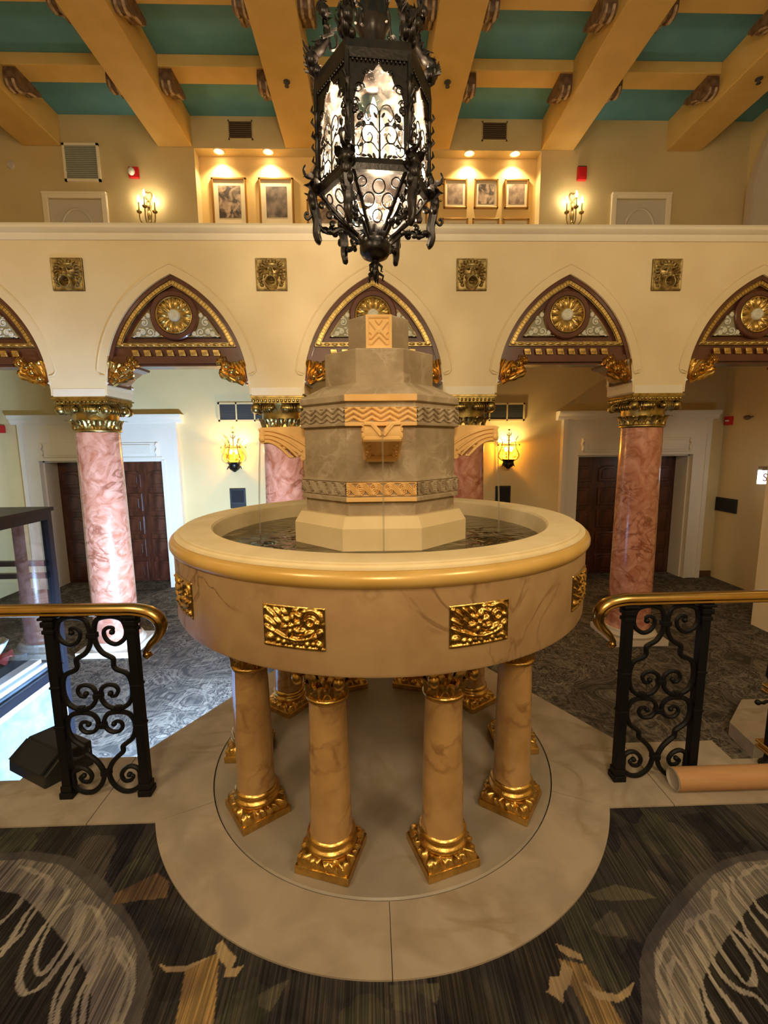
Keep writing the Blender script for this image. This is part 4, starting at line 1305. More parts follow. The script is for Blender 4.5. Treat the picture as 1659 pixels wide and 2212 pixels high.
# =================================================================== ARCADE COLUMNS
def make_column():
    t = thing('column', 'x', 'column')
    MB().lathe([(.285, .165), (.262, .185), (.256, .215), (.252, .30), (.250, .9), (.242, 1.9), (.235, 2.70)], 48).build('shaft', M['pink'], t, smooth=50)
    b = MB().lathe([(.30, .07), (.325, .085), (.332, .105), (.320, .125), (.295, .132), (.290, .142), (.300, .150), (.296, .165), (.28, .170)], 48).build('base', M['pale_stone'], t, smooth=50)
    MB().span((-.335, -.335, 0), (.335, .335, .072)).build('plinth', M['pale_stone'], b, smooth=0)
    cp = MB().lathe([(.235, 2.695), (.252, 2.70), (.258, 2.715), (.252, 2.73), (.240, 2.737), (.236, 2.80), (.240, 2.90), (.265, 3.0), (.275, 3.02)], 48)
    for k in range(12):
        a = k * PI / 6
        leaf(cp, TRS((.246 * math.cos(a), .246 * math.sin(a), 2.735), a + PI / 2), .150, .066, .075, .045, 9, 12, .010)
    for k in range(8):      # fat rolled volutes of the upper row
        a = k * PI / 4 + PI / 8
        X = TRS((.30 * math.cos(a), .30 * math.sin(a), 2.945), a + PI / 2)
        cp.add(*_ball((.085, .05, .045)), X)
        for i in range(5):
            cp.tube([tuple(X @ Vector(((i - 2) * .033, -.052 * math.cos(q) , .048 * math.sin(q)))) for q in [-1.4 + .35 * j for j in range(9)]], .006, 5)
    for k in range(4):
        a = k * PI / 2 + PI / 4
        X = TRS((.355 * math.cos(a), .355 * math.sin(a), 2.95), a + PI / 2)
        cp.add(*_ball((.055, .06, .06)), X)
    cap = cp.build('capital', M['gold_old'], t, smooth=55)
    ab = MB().span((-.288, -.288, 3.045), (.288, .288, 3.088)).span((-.305, -.305, 3.062), (.305, .305, 3.078))
    for s in (-1, 1):
        for i in range(13):
            x = -.27 + .045 * i
            ab.ball((x, s * .285, 3.030), (.015, .015, .020), 7, 5)
            ab.ball((s * .285, x, 3.030), (.015, .015, .020), 7, 5)
    ab.span((-.275, -.275, 3.005), (.275, .275, 3.046))
    ab.build('abacus', M['gold_old'], cap, smooth=40)
    return t


def _ball(r):
    q = MB().ball((0, 0, 0), r, 12, 8)
    return q.v, q.f


col0 = make_column()
for i, cx in enumerate(CXS):
    c = col0 if i == 0 else dup(col0)
    c.location = (cx, (YA + YA2) / 2, ZL)
    tag(c, ['pink marble column with gilded capital beside the left doors, lit by daylight at its foot', 'pink marble column half hidden just left of the fountain tower',
            'pink marble column half hidden just right of the fountain tower', 'rust pink veined marble column in front of the right doors'][i], group='marble columns of the arcade')

# =================================================================== ARCH PANELS
def make_arch_panel():
    t = thing('arch_panel', 'x', 'panel')
    y0 = -.02
    A = arch_pts(.004, 24, 2.50)
    bd = MB().prism([(x, z) for x, z in A], .0, .06, 'y').build('back_board', M['brown'], t, smooth=0)
    A = arch_pts(.002, 24, 2.29); B = arch_pts(.042, 24, 2.29)
    MB().strip(A, B, -.05, .40, 'y').build('arch_frame', M['brown'], t, smooth=30)
    MB().span((-.76, -.04, 2.525), (.76, .36, 2.60)).span((-.735, -.015, 2.60), (.735, .02, 2.70)).build('lintel', M['brown'], t, smooth=0)
    # gilded band with square beads
    A = arch_pts(.048, 26, 2.706); B = arch_pts(.096, 26, 2.745)
    gb = MB().strip(A, B, -.030, .0, 'y'); bd_ = MB()
    gb.span((A[0][0], -.035, 2.704), (A[-1][0], 0, 2.748))
    n = len(A)
    for i in range(0, n - 1):
        a = [(A[i][k] + B[i][k]) / 2 for k in (0, 1)]; b = [(A[i + 1][k] + B[i + 1][k]) / 2 for k in (0, 1)]
        for q in (.5,):
            px, pz = a[0] + (b[0] - a[0]) * q, a[1] + (b[1] - a[1]) * q
            ang = math.atan2(b[1] - a[1], b[0] - a[0])
            bd_.add(*_box(.0155, .012, .017), Matrix.Translation((px, -.038, pz)) @ Matrix.Rotation(-ang, 4, 'Y'))
    for i in range(15):
        bd_.ball((-.61 + .0872 * i, -.036, 2.726), (.036, .014, .016), 8, 5)
    for E_ in (A, B):
        gb.tube([(x, -.038, z) for x, z in E_], .005, 5)
    gbo = gb.build('gilded_band', M['gold_dark'], t, smooth=40)
    bd_.build('gilt_beads', M['gold_bright'], gbo, smooth=40)
    # medallion
    md = MB()
    X = Matrix.Translation((0, -.005, 3.039)) @ Matrix.Rotation(PI / 2, 4, 'X')
    md.lathe([(.262, 0.0), (.262, .035), (.250, .045), (.205, .045), (.198, .020), (.198, .0)], 56, X=X)
    mo = md.build('medallion', M['brown'], t, smooth=35)
    g = MB()
    def rose(u, v):
        a = u * 2 * PI; r = .06 + .138 * v
        h = .022 + .020 * math.sin(PI * v) * abs(math.cos(a * 6)) + .010 * math.cos(a * 24) * v + .012 * math.sin(PI * v)
        return tuple(X @ Vector((r * math.cos(a), r * math.sin(a), h)))
    g.grid(rose, 145, 9)
    g.lathe([(.198, .02), (.198, .045), (.190, .050), (.182, .040)], 56, X=X)
    for k in range(16):
        a = k * PI / 8
        g.add(*_ball((.014, .026, .014)), X @ Matrix.Translation((.155 * math.cos(a), .155 * math.sin(a), .034)) @ Matrix.Rotation(a - PI / 2, 4, 'Z'))
    g.build('gilt_rosette', M['gold_bright'], mo, smooth=50)
    w = MB().lathe([(.0, .060), (.02, .062), (.024, .056), (.034, .056), (.040, .062), (.055, .058), (.064, .045), (.066, .02)], 32, X=X)
    w.build('white_boss', M['white_relief'], mo, smooth=50)
    # white scroll panels either side
    r2 = AR - .155
    for s in (-1, 1):
        arcp = [(AD - math.sqrt(r2 * r2 - (z - AZ) ** 2), z) for z in np.linspace(2.808, 3.10, 12)]
        ring = [(.266 * math.cos(R_(q)), 3.039 + .266 * math.sin(R_(q))) for q in np.linspace(167, 240, 12)]
        poly = [(s * a, b) for a, b in arcp + ring]
        wb = MB().prism(poly, -.018, .0, 'y').build('scroll_panel', M['relief_ground'], t, smooth=0)
        w = MB()
        for (cx, cz, r, tn) in ((-.335, 2.965, .042, 1), (-.275, 2.862, .044, -1), (-.36, 2.868, .030, 1), (-.41, 2.845, .026, -1), (-.29, 3.04, .022, 1), (-.205, 2.845, .022, 1)):
            w.tube([(s * p[0], -.026, p[1]) for p in spiral((cx, cz), .010, r, 0, tn * 8.5, 22)], .0085, 6)
            w.ball((s * cx, -.024, cz), .014, 7, 5)
        for (cx, cz) in ((-.44, 2.825), (-.39, 2.90), (-.31, 2.905), (-.23, 2.825), (-.335, 3.02), (-.315, 2.83), (-.46, 2.815)):
            w.ball((s * cx, -.02, cz), (.018, .012, .011), 7, 5)
        w.build('scrolls', M['white_relief'], wb, smooth=40)
        pts = [(s * a, -.022, b) for a, b in arcp + ring]
        MB().tube(pts, .006, 5, closed=True).build('gilt_edge', M['gold_old'], t)
    # dentils
    d0 = None
    for i in range(8):
        x = -.445 + .127 * i
        if d0 is None:
            d0 = MB().prism([(-.042, .034), (.028, .034), (.042, -.032), (-.028, -.032)], -.055, -.035, 'y').tube([(-.028, -.056, .0), (.028, -.056, .0)], .010, 6).tube([(-.02, -.054, -.018), (.03, -.054, -.018)], .007, 5).build('dentil', M['gold_bright'], t, loc=(x, 0, 2.635))
            bev(d0, .003)
        else:
            e = put(d0, 'dentil', t, loc=(x, 0, 2.635)); bev(e, .003)
    # leafy corner brackets
    for s in (-1, 1):
        k = MB()
        for (x, z, ro, L, wd) in ((-.74, 2.31, .98, .40, .070), (-.755, 2.33, .62, .34, .060), (-.70, 2.34, 1.22, .34, .060), (-.765, 2.36, .25, .28, .050), (-.64, 2.41, 1.40, .24, .050), (-.745, 2.32, .80, .36, .05)):
            X = Matrix.Translation((s * x, -.05, z)) @ Matrix.Rotation(s * ro, 4, 'Y')
            leaf(k, X, L, wd, .060, .05, 7, 12, .012)
        for (x, z, r) in ((-.54, 2.50, .056), (-.47, 2.53, .042), (-.60, 2.44, .052), (-.68, 2.37, .045), (-.50, 2.56, .035)):
            k.ball((s * x, -.02, z), (r * 1.1, .08, r), 10, 7)
            for q in range(3):
                k.tube([(s * (x - .04 + .03 * q), -.10 + .012 * abs(j - 3), z - .035 + .012 * j) for j in range(7)], .007, 5)
        pr = [(s * a, b) for a, b in ((-.775, 2.30), (-.775, 2.50), (-.46, 2.50), (-.47, 2.475), (-.55, 2.455), (-.63, 2.40), (-.70, 2.33))]
        kb = k.build('leaf_bracket', M['gold'] if s > 0 else M['gold'], t, smooth=50)
        MB().prism(pr, 0.0, .30, 'y').build('bracket_core', M['brown'], kb, smooth=0)
    return t


def _box(x, y, z):
    q = MB().box((0, 0, 0), (2 * x, 2 * y, 2 * z))
    return q.v, q.f


ap0 = make_arch_panel()
for i, cx in enumerate(CX):
    c = ap0 if i == 0 else dup(ap0)
    c.location = (cx, YA + .06, 0)
    tag(c, ['brown and gilt arch panel cut off by the left edge of the photo', 'brown and gilt arch panel in the second arch from the left', 'brown and gilt arch panel behind the fountain top under the lantern',
            'brown and gilt arch panel in the arch right of the fountain', 'brown and gilt arch panel cut off by the right edge of the photo'][i], group='gilded arch panels of the arcade')

# =================================================================== LION PLAQUES
LS = [('flat', -.166, -.166, .166, .166, .012), ('line', [(-.160, -.160), (.160, -.160), (.160, .160), (-.160, .160), (-.160, -.160)], .010, .020),
      ('blob', 0, .045, .095, .085, 0, .060), ('blob', 0, .10, .070, .030, 0, .055), ('blob', 0, .00, .030, .075, 0, .095), ('blob', 0, -.022, .034, .022, 0, .105),
      ('blob', -.045, .055, .034, .020, .3, .078), ('blob', .045, .055, .034, .020, -.3, .078), ('blob', -.040, -.025, .040, .028, .2, .088), ('blob', .040, -.025, .040, .028, -.2, .088),
      ('ring', 0, -.090, .056, .017, .10), ('blob', 0, -.085, .050, .050, 0, .035), ('blob', 0, -.092, .034, .012, 0, .055), ('blob', 0, -.068, .030, .010, 0, .07),
      ('dent', -.042, .040, .014, .010, .035), ('dent', .042, .040, .014, .010, .035), ('dent', 0, -.055, .03, .008, .02)]
for k in range(13):
    a = R_(-25 + 230 * k / 12)
    x, z = .112 * math.cos(a), .035 + .095 * math.sin(a)
    LS.append(('blob', x, z, .030, .016, a + .5, .048))
    LS.append(('blob', x * 1.18, z * 1.12, .022, .012, a - .4, .036))
for s in (-1, 1):
    for (x, z) in ((.112, -.035), (.118, -.075), (.105, -.112), (.130, -.05)):
        LS.append(('blob', s * x, z, .022, .018, s * .7, .045))
Vl, Fl = relief_grid(.335, .335, 84, 84, LS, lambda u, v, h: (u, -h * .9, v))
lm = MB().add(Vl, Fl)
b0 = len(lm.v)
lm.span((-.1675, 0.0, -.1675), (.1675, .012, .1675))
lp0 = None
LX = [(-3.278, 'far left'), (-1.095, 'left of the lantern'), (1.105, 'right of the lantern'), (3.30, 'far right')]
for i, (x, nm) in enumerate(LX):
    if lp0 is None:
        lp0 = lm.build('lion_plaque', M['gold_dark'], smooth=60, fix=False); o = lp0
    else:
        o = put(lp0, 'lion_plaque')
    o.location = (x, YA - .006, 3.452)
    tag(o, 'square gilt lion head plaque holding a ring on the cream wall, ' + nm, 'plaque', 'gilt lion plaques above the columns')

# =================================================================== LOWER DOORS
def lower_door(n, cx, lab):
    t = struct(thing('door_%d' % n, lab, None, (cx, YB, ZL)))
    H = 2.30
    sd = MB()
    for s in (-1, 1):
        sd.span((s * 1.05, -.085, 0), (s * 1.33, .0, 2.98)).span((s * 1.27, -.11, 0), (s * 1.345, .003, 2.978)).span((s * 1.045, -.10, 0), (s * 1.10, .004, H - .001))
        sd.span((s * 1.05, 0, 0), (s * 1.02, .36, H))
    sd.span((-1.05, -.085, H), (1.05, 0, 2.98)).span((-1.06, -.102, H + .001), (1.06, .002, H + .05)).span((-1.05, 0, H), (1.05, .36, H - .03))
    sur = sd.build('surround', M['white_paint'], t, smooth=0)
    MB().prism([(0, 2.92), (-.09, 2.92), (-.12, 2.95), (-.13, 2.99), (-.17, 3.02), (-.185, 3.05), (-.185, 3.075), (0, 3.075)], -1.45, 1.45, 'x').build('cornice', M['white_paint'], t, smooth=30)
    lp = MB().span((-.95, -.105, 2.36), (.95, -.08, 2.60)).span((-.88, -.125, 2.395), (.88, -.10, 2.565))
    for s in (-1, 1):
        lp.tube([(s * .99, -.10, 2.60), (s * .975, -.11, 2.55), (s * 1.0, -.11, 2.50), (s * .97, -.11, 2.44), (s * .985, -.11, 2.385), (s * .955, -.10, 2.36)], [.02, .03, .022, .03, .022, .015], 7)
    bev(lp.build('lintel_panel', M['white_paint'], t, smooth=40), .004)
    p0 = None
    for s in (-1, 1):
        lf = MB().span((s * .008, .33, .01), (s * 1.03, .39, H)).build('door_leaf', M['door_wood'], t, smooth=0)
        for row in range(5):
            for cc in (0, 1):
                z = .22 + row * .43
                x = s * (.27 + cc * .50)
                hgt = .34 if row != 4 else .30
                pm = MB().prism([(-.19, -hgt / 2), (.19, -hgt / 2), (.19, hgt / 2 - (.06 if row == 4 else 0)), (.10, hgt / 2), (-.10, hgt / 2), (-.19, hgt / 2 - (.06 if row == 4 else 0))], -.022, 0, 'y')
                pm.prism([(-.13, -hgt / 2 + .06), (.13, -hgt / 2 + .06), (.13, hgt / 2 - .09), (.06, hgt / 2 - .05), (-.06, hgt / 2 - .05), (-.13, hgt / 2 - .09)], -.036, -.02, 'y')
                o = pm.build('panel', M['door_wood'], lf, smooth=0, loc=(x, .33, z))
                bev(o, .008, 2)
        MB().tube([(s * .06, .30, 1.0), (s * .06, .275, 1.02), (s * .06, .275, 1.22), (s * .06, .30, 1.24)], .010, 7).build('pull_handle', M['brass'], lf)
    return t


lower_door(1, -DC, 'dark mahogany double doors behind the left column with a white surround')
lower_door(2, DC, 'dark mahogany double doors behind the right column with a pale surround')

# balcony doors
def upper_door(n, x0, x1, ztop, lab):
    cx = (x0 + x1) / 2; w = (x1 - x0) / 2
    t = struct(thing('door_%d' % n, lab, None, (cx, YB, 3.62)))
    h = ztop - 3.62
    f = MB()
    for s in (-1, 1): f.span((s * w, -.05, 0), (s * (w + .085), 0, h + .085))
    f.span((-w, -.05, h), (w, 0, h + .085)).span((-w - .085, -.065, h + .06), (w + .085, 0, h + .095))
    bev(f.build('door_frame', M['cream_trim'], t, smooth=0), .008)
    lf = MB().span((-w + .005, -.012, 0), (w - .005, 0, h - .01)).build('door_leaf', M['grey_door'], t, smooth=0)
    MB().tube([(w * .62 * math.cos(R_(q)), -.014, h - .55 + .40 * math.sin(R_(q))) for q in range(0, 181, 9)], .022, 6).build('arched_moulding', M['grey_door'], lf)
    return t
upper_door(3, -5.20, -4.345, 5.60, 'pale door at far left behind the balcony parapet')
upper_door(4, 4.14, 4.99, 5.64, 'pale door at right behind the balcony parapet')

# =================================================================== WALL SCONCES (aisle)
def make_cage_sconce():
    t = thing('cage_sconce', 'x', 'sconce')
    MB().lathe([(.0, .03), (.06, .028), (.075, .012), (.08, 0)], 20, X=Matrix.Rotation(PI / 2, 4, 'X')).build('back_plate', M['gold_dark'], t)
    C_ = (0, -.19, 0)
    MB().lathe([(.085, -.115), (.135, -.095), (.165, -.055), (.172, -.01), (.155, .05), (.13, .105), (.118, .14)], 24, c=C_).build('amber_bowl', M['amber'], t)
    cg = MB()
    for k in range(6):
        a = k * PI / 3 + .25
        pts = [(r * math.cos(a), -.19 + r * math.sin(a), z) for r, z in ((.07, -.13), (.145, -.105), (.19, -.06), (.195, -.01), (.165, .05), (.135, .11), (.13, .15))]
        cg.tube(catmull(pts, 3), .010, 6)
        sp = [(r * math.cos(a), -.19 + r * math.sin(a), z) for r, z in ((.13, .15), (.12, .19), (.135, .23), (.16, .27), (.185, .31))]
        cg.tube(catmull(sp, 3), [.009, .009, .009, .008, .008, .008, .007, .007, .006, .005, .004, .003, .002], 5)
        for d in (-.025, .025):
            cg.tube([(.135 * math.cos(a), -.19 + .135 * math.sin(a), .215), ((.13) * math.cos(a + d * 8), -.19 + .13 * math.sin(a + d * 8), .245)], [.006, .003], 5)
        cg.ball((.20 * math.cos(a), -.19 + .20 * math.sin(a), .15), .017, 8, 6)
    cg.tube([(.132 * math.cos(q), -.19 + .132 * math.sin(q), .148) for q in [2 * PI * i / 24 for i in range(24)]], .009, 6, closed=True)
    cg.tube([(0, -.19, .15), (0, -.19, .30), (0, -.19, .375)], [.012, .009, .006], 6)
    for s in (-1, 1):
        cg.tube([(0, -.19, .30), (s * .03, -.19, .325), (s * .045, -.19, .365)], [.007, .010, .004], 6)
        cg.tube([(0, -.19, .145), (s * .06, -.19, .20), (0, -.19, .24)], .006, 5)
    cg.ball((0, -.19, .405), .020, 8, 6)
    cg.tube([(0, 0, .0), (0, -.10, .03), (0, -.19, -.10)], .014, 6)
    cg.build('iron_cage', M['gold_dark'], t)
    cu = MB().lathe([(.13, -.10), (.105, -.125), (.095, -.15), (.10, -.19), (.085, -.22), (.045, -.25), (.02, -.27), (0, -.275)], 12, c=C_)
    for k in range(6):
        a = k * PI / 3 + .25
        cu.tube([(.095 * math.cos(a), -.19 + .095 * math.sin(a), -.17), (.115 * math.cos(a), -.19 + .115 * math.sin(a), -.215), (.135 * math.cos(a), -.19 + .135 * math.sin(a), -.225)], [.014, .009, .002], 5)
    cu.build('leaf_cup', M['bronze'], t, smooth=30)
    for d in (-.045, .045):
        MB().ball((d, -.19, .075), (.026, .026, .04)).build('bulb', M['bulb_small'], t)
    light('POINT', 'sconce_light', (0, -.20, .10), 30, (1.0, .66, .26), t, shadow_soft_size=0.03)
    return t


cs0 = make_cage_sconce()
cs0.location = (-2.40, YB, 1.43)
tag(cs0, 'lit amber cage sconce on the pale wall left of the fountain tower', group='amber cage sconces in the aisle')
cs1 = dup(cs0, loc=(2.39, YB, 1.43))
tag(cs1, 'lit amber cage sconce on the tan wall right of the fountain tower')

# candle sconces above the balcony
def make_candle_sconce():
    t = thing('candle_sconce', 'x', 'sconce')
    bp = MB()
    for s in (-1, 1):
        bp.tube([(s * a, -.015, b) for a, b in catmull([(0, .36), (.045, .40), (.055, .45), (.03, .485), (0, .47)], 4)], .010, 6)
        bp.tube([(s * a, -.015, b) for a, b in catmull([(0, .06), (.03, .14), (.02, .24), (.035, .32), (0, .38)], 4)], .010, 6)
    bp.ball((0, -.02, .12), (.035, .02, .09)).ball((0, -.02, .30), (.025, .02, .06)).ball((0, -.02, .0), (.03, .025, .07))
    bp.build('back_plate', M['gold_dark'], t)
    for (x, y, z0) in ((-.125, -.10, .17), (.0, -.17, .22), (.125, -.10, .17)):
        arm = MB().tube(catmull([(0, -.02, .02), (x * .5, y * .6, -.03), (x * .95, y, .03), (x, y, z0 - .04)], 6), .009, 6)
        arm.lathe([(.0, z0 - .05), (.035, z0 - .03), (.042, z0 - .01), (.018, z0), (.016, z0 + .02)], 10, c=(x, y, 0))
        am_ = arm.build('candle_arm', M['gold_dark'], t)
        MB().lathe([(.011, z0), (.011, z0 + .13), (.004, z0 + .13)], 8, c=(x, y, 0)).build('candle_tube', M['gold_dark'], am_)
        MB().lathe([(.006, z0 + .13), (.020, z0 + .155), (.022, z0 + .175), (.012, z0 + .205), (.002, z0 + .235)], 10, c=(x, y, 0)).build('bulb', M['bulb_small'], am_)
        light('POINT', 'candle_light', (x, y, z0 + .18), 34, (1.0, .76, .42), t, shadow_soft_size=0.02)
    return t


k0 = make_candle_sconce()
k0.location = (-3.60, YB, 5.22)
tag(k0, 'lit three candle wall sconce above the balcony, left of the picture alcove', group='candle sconces above the balcony')
k1 = dup(k0, loc=(3.40, YB, 5.24))
tag(k1, 'lit three candle wall sconce above the balcony, right of the picture alcove')

# =================================================================== ALCOVE: downlights and pictures
dl0 = None
for i, (x, nm) in enumerate(((-2.445, 'outer left'), (-1.646, 'inner left'), (1.671, 'inner right'), (2.434, 'outer right'))):
    t = thing('downlight', 'round glowing downlight in the alcove soffit, ' + nm, 'downlight', (x, 6.135, 6.372), group='downlights over the pictures')
    if dl0 is None:
        a = MB().lathe([(.058, -.004), (.085, -.010), (.092, -.002), (.092, 0)], 24).build('trim_ring', M['cream_trim'], t)
        b = MB().lathe([(0, -.022), (.03, -.020), (.056, -.006)], 20).build('lens', M['down'], t)
        dl0 = (a, b)
    else:
        put(dl0[0], 'trim_ring', t); put(dl0[1], 'lens', t)
    light('SPOT', 'downlight_beam', (0, .01, -.05), 50, (1.0, .74, .38), t, spot_size=R_(125), spot_blend=0.6, shadow_soft_size=0.03)


def picture(x0, x1, z0, z1, m, label, group, fw_=.035, mw=.06):
    cx, cz = (x0 + x1) / 2, (z0 + z1) / 2
    w, h = (x1 - x0) / 2, (z1 - z0) / 2
    t = thing('framed_picture', label, 'picture', (cx, 6.278, cz), group=group)
    f = MB()
    for s in (-1, 1):
        f.span((s * w, -.035, -h), (s * (w - fw_), 0, h))
        f.span((-w, -.035, s * h), (w, 0, s * (h - fw_)))
    bev(f.build('frame', M['frame_gold'], t, smooth=0), .006)
    MB().span((-w + fw_, -.016, -h + fw_), (w - fw_, -.004, h - fw_)).build('mat_board', M['mat_board'], t, smooth=0)
    MB().span((-w + fw_ + mw, -.019, -h + fw_ + mw * 1.15), (w - fw_ - mw, -.015, h - fw_ - mw * 1.15)).build('print', m, t, smooth=0)


picture(-2.639, -2.053, 5.30, 6.043, M['print1'], 'tall framed sepia print of a light building, outermost left in the alcove', 'large framed prints', mw=.075)
picture(-1.855, -1.27, 5.30, 6.046, M['print2'], 'tall framed dark print, second from the left in the alcove', 'large framed prints', mw=.085)
picture(-1.062, -.45, 5.05, 5.715, M['print3'], 'low framed print just left of the lantern, partly behind it', 'low framed prints', mw=.07)
picture(.40, .991, 5.05, 5.70, M['print2'], 'low framed print just right of the lantern, partly behind it', 'low framed prints', mw=.07)
for (x0, x1, nm, m) in ((1.265, 1.667, 'left', 'print3'), (1.786, 2.203, 'middle', 'print1'), (2.31, 2.724, 'right', 'print3')):
    picture(x0, x1, 5.583, 6.047, M[m], 'small framed print, %s one of the upper three at right in the alcove' % nm, 'upper small prints', .03, .042)
    picture(x0 - .02, x1 + .025, 4.93, 5.43, M[m], 'small framed print, %s one of the lower three cut by the parapet' % nm, 'lower small prints', .03, .05)
ov = MB().lathe([(0, .035), (.05, .04), (.09, .028), (.115, .03), (.125, .012), (.125, 0)], 28, X=Matrix.Translation((-.86, 6.278, 6.10)) @ Matrix.Diagonal((1, 1, 1.35, 1)) @ Matrix.Rotation(PI / 2, 4, 'X'))
tag(ov.build('wall_medallion', M['corbel_pale']), 'brownish oval medallion on the alcove wall beside the lantern', 'ornament')

# =================================================================== VENTS, ALARMS, PLAQUES
def louvre(name, x0, x1, z0, z1, y, cells, m, label, nsl, fm=None, frame=.03, dy=.03):
    t = thing(name, label, 'vent', ((x0 + x1) / 2, y, (z0 + z1) / 2))
    w, h = (x1 - x0) / 2, (z1 - z0) / 2
    f = MB()
    for s in (-1, 1):
        f.span((s * w, -dy, -h), (s * (w - frame), 0, h)); f.span((-w, -dy, s * h), (w, 0, s * (h - frame)))
    for c in range(1, cells):
        x = -w + 2 * w * c / cells
        f.span((x - .012, -dy, -h), (x + .012, 0, h))
    f.build('vent_frame', fm or M['aisle'], t, smooth=0)
    s_ = MB()
    for i in range(nsl):
        z = -h + frame + (2 * h - 2 * frame) * (i + .5) / nsl
        s_.box((0, -.012, z), (2 * w - .02, .016, (2 * h - 2 * frame) / nsl * .62), Matrix.Translation((0, 0, 0)))
    sl = s_.build('louvre_slats', m, t, smooth=0); sl['kind'] = 'stuff'
    MB().span((-w + .005, -.006, -h + .005), (w - .005, 0, h - .005)).build('duct_back', M['vent_grey'] if m is M['vent_grey'] else M['black'], t, smooth=0)
louvre('air_vent', -2.68, -1.42, 2.03, 2.355, YB, 4, M['vent'], 'grey louvred air vent over the left amber sconce', 14)
louvre('air_vent', 1.45, 2.71, 2.0, 2.315, YB, 4, M['vent'], 'grey louvred air vent over the right amber sconce', 14)
louvre('ceiling_vent', -2.255, -1.863, 6.495, 6.781, YB, 1, M['vent_dark'], 'dark square vent above the left alcove downlights', 8, M['upper'], .02, .015)
louvre('ceiling_vent', 1.853, 2.272, 6.51, 6.80, YB, 1, M['vent_dark'], 'dark square vent above the right alcove downlights', 8, M['upper'], .02, .015)
louvre('return_vent', -4.90, -4.33, 5.86, 6.42, YB, 1, M['vent_grey'], 'large grey return grille on the gallery wall over the far left door', 18, M['cream_trim'], .035, .03)
louvre_obj = None

t = thing('strobe_alarm', 'red fire alarm with clear strobe on the gallery wall at left', 'alarm', (-3.80, YB, 5.985))
bev(MB().span((-.075, -.05, -.075), (.085, 0, .085)).build('alarm_box', M['red'], t, smooth=0), .008)
MB().ball((-.02, -.055, .01), (.055, .045, .06)).build('strobe_lens', M['porcelain'], t)
t = thing('wall_alarm', 'plain bright red alarm box on the gallery wall at right', 'alarm', (3.53, YB, 6.015))
bev(MB().span((-.075, -.06, -.10), (.075, 0, .10)).build('alarm_box', M['red'], t, smooth=0), .010)
MB().span((-.07, -.05, .09), (.07, 0, .115)).build('alarm_cap', M['dark_grey'], t, smooth=0)
MB().span((-.045, -.066, -.06), (.045, -.055, .03)).build('alarm_face', M['red'], t, smooth=0)
tag(MB().lathe([(0, .03), (.05, .03), (.06, .02), (.062, 0)], 20, X=Matrix.Rotation(PI / 2, 4, 'X')).build('wall_sensor', M['grey_door'], loc=(-5.74, YB, 6.10)), 'small pale disc sensor on the gallery wall at far left', 'sensor')
t = thing('wall_alarm', 'small red alarm at the far left beside the white door cornice', 'alarm', (-6.36, 5.93, 1.93))
bev(MB().span((0, -.09, -.065), (.05, .09, .065)).build('alarm_box', M['red'], t, smooth=0), .008)
MB().span((.05, -.05, -.03), (.058, .05, .03)).build('alarm_face', M['red'], t, smooth=0)
t = thing('pull_station', 'small red pull station high on the wall right of the right doors', 'alarm', (6.36, 5.92, 1.965))
bev(MB().span((-.05, -.08, -.075), (0, .08, .075)).build('alarm_box', M['red'], t, smooth=0), .008)
MB().span((-.058, -.04, -.012), (-.05, .04, .012)).build('pull_bar', M['porcelain'], t, smooth=0)
tag(MB().ball((0, 0, 0), (.05, .06, .04)).tube([(0, 0, 0), (.0, -.12, .01)], .012, 6).build('wall_camera', M['darkwood'], loc=(6.34, 5.52, 2.0)), 'tiny dark camera on the right wall beside the red pull station', 'camera')


def plaque(x0, x1, z0, z1, label, lines=False):
    t = thing('wall_plaque', label, 'plaque', ((x0 + x1) / 2, YB, (z0 + z1) / 2))
    w, h = (x1 - x0) / 2, (z1 - z0) / 2
    bev(MB().span((-w, -.025, -h), (w, 0, h)).build('plaque_frame', M['black'], t, smooth=0), .006)
    MB().span((-w + .025, -.031, -h + (.10 if lines else .03)), (w - .025, -.024, h - .03)).build('plaque_face', M['plaque'], t, smooth=0)
    if lines:
        MB().span((-w + .022, -.030, -h + .095), (w - .022, -.024, -h + .102)).span((-w + .022, -.030, h - .033), (w - .022, -.024, h - .027)).span((-w + .02, -.030, -h + .1), (-w + .026, -.024, h - .03)).span((w - .026, -.030, -h + .1), (w - .02, -.024, h - .03)).build('silver_border', M['vent'], t, smooth=0)
    return t
plaque(-2.56, -2.28, .50, .857, 'small black framed plaque on the wall left of the fountain below the sconce', True)
plaque(2.222, 2.50, .50, .845, 'small black plaque on the wall right of the fountain below the sconce')
t = thing('wall_plaque', 'wide black plaque on the side wall right of the right doors', 'plaque', (6.36, 5.83, .47))
bev(MB().span((-.03, -.27, -.125), (0, .22, .125)).build('plaque_frame', M['black'], t, smooth=0), .006)
MB().span((-.034, -.245, -.10), (-.028, .195, .10)).build('plaque_face', M['black_cloth'], t, smooth=0)

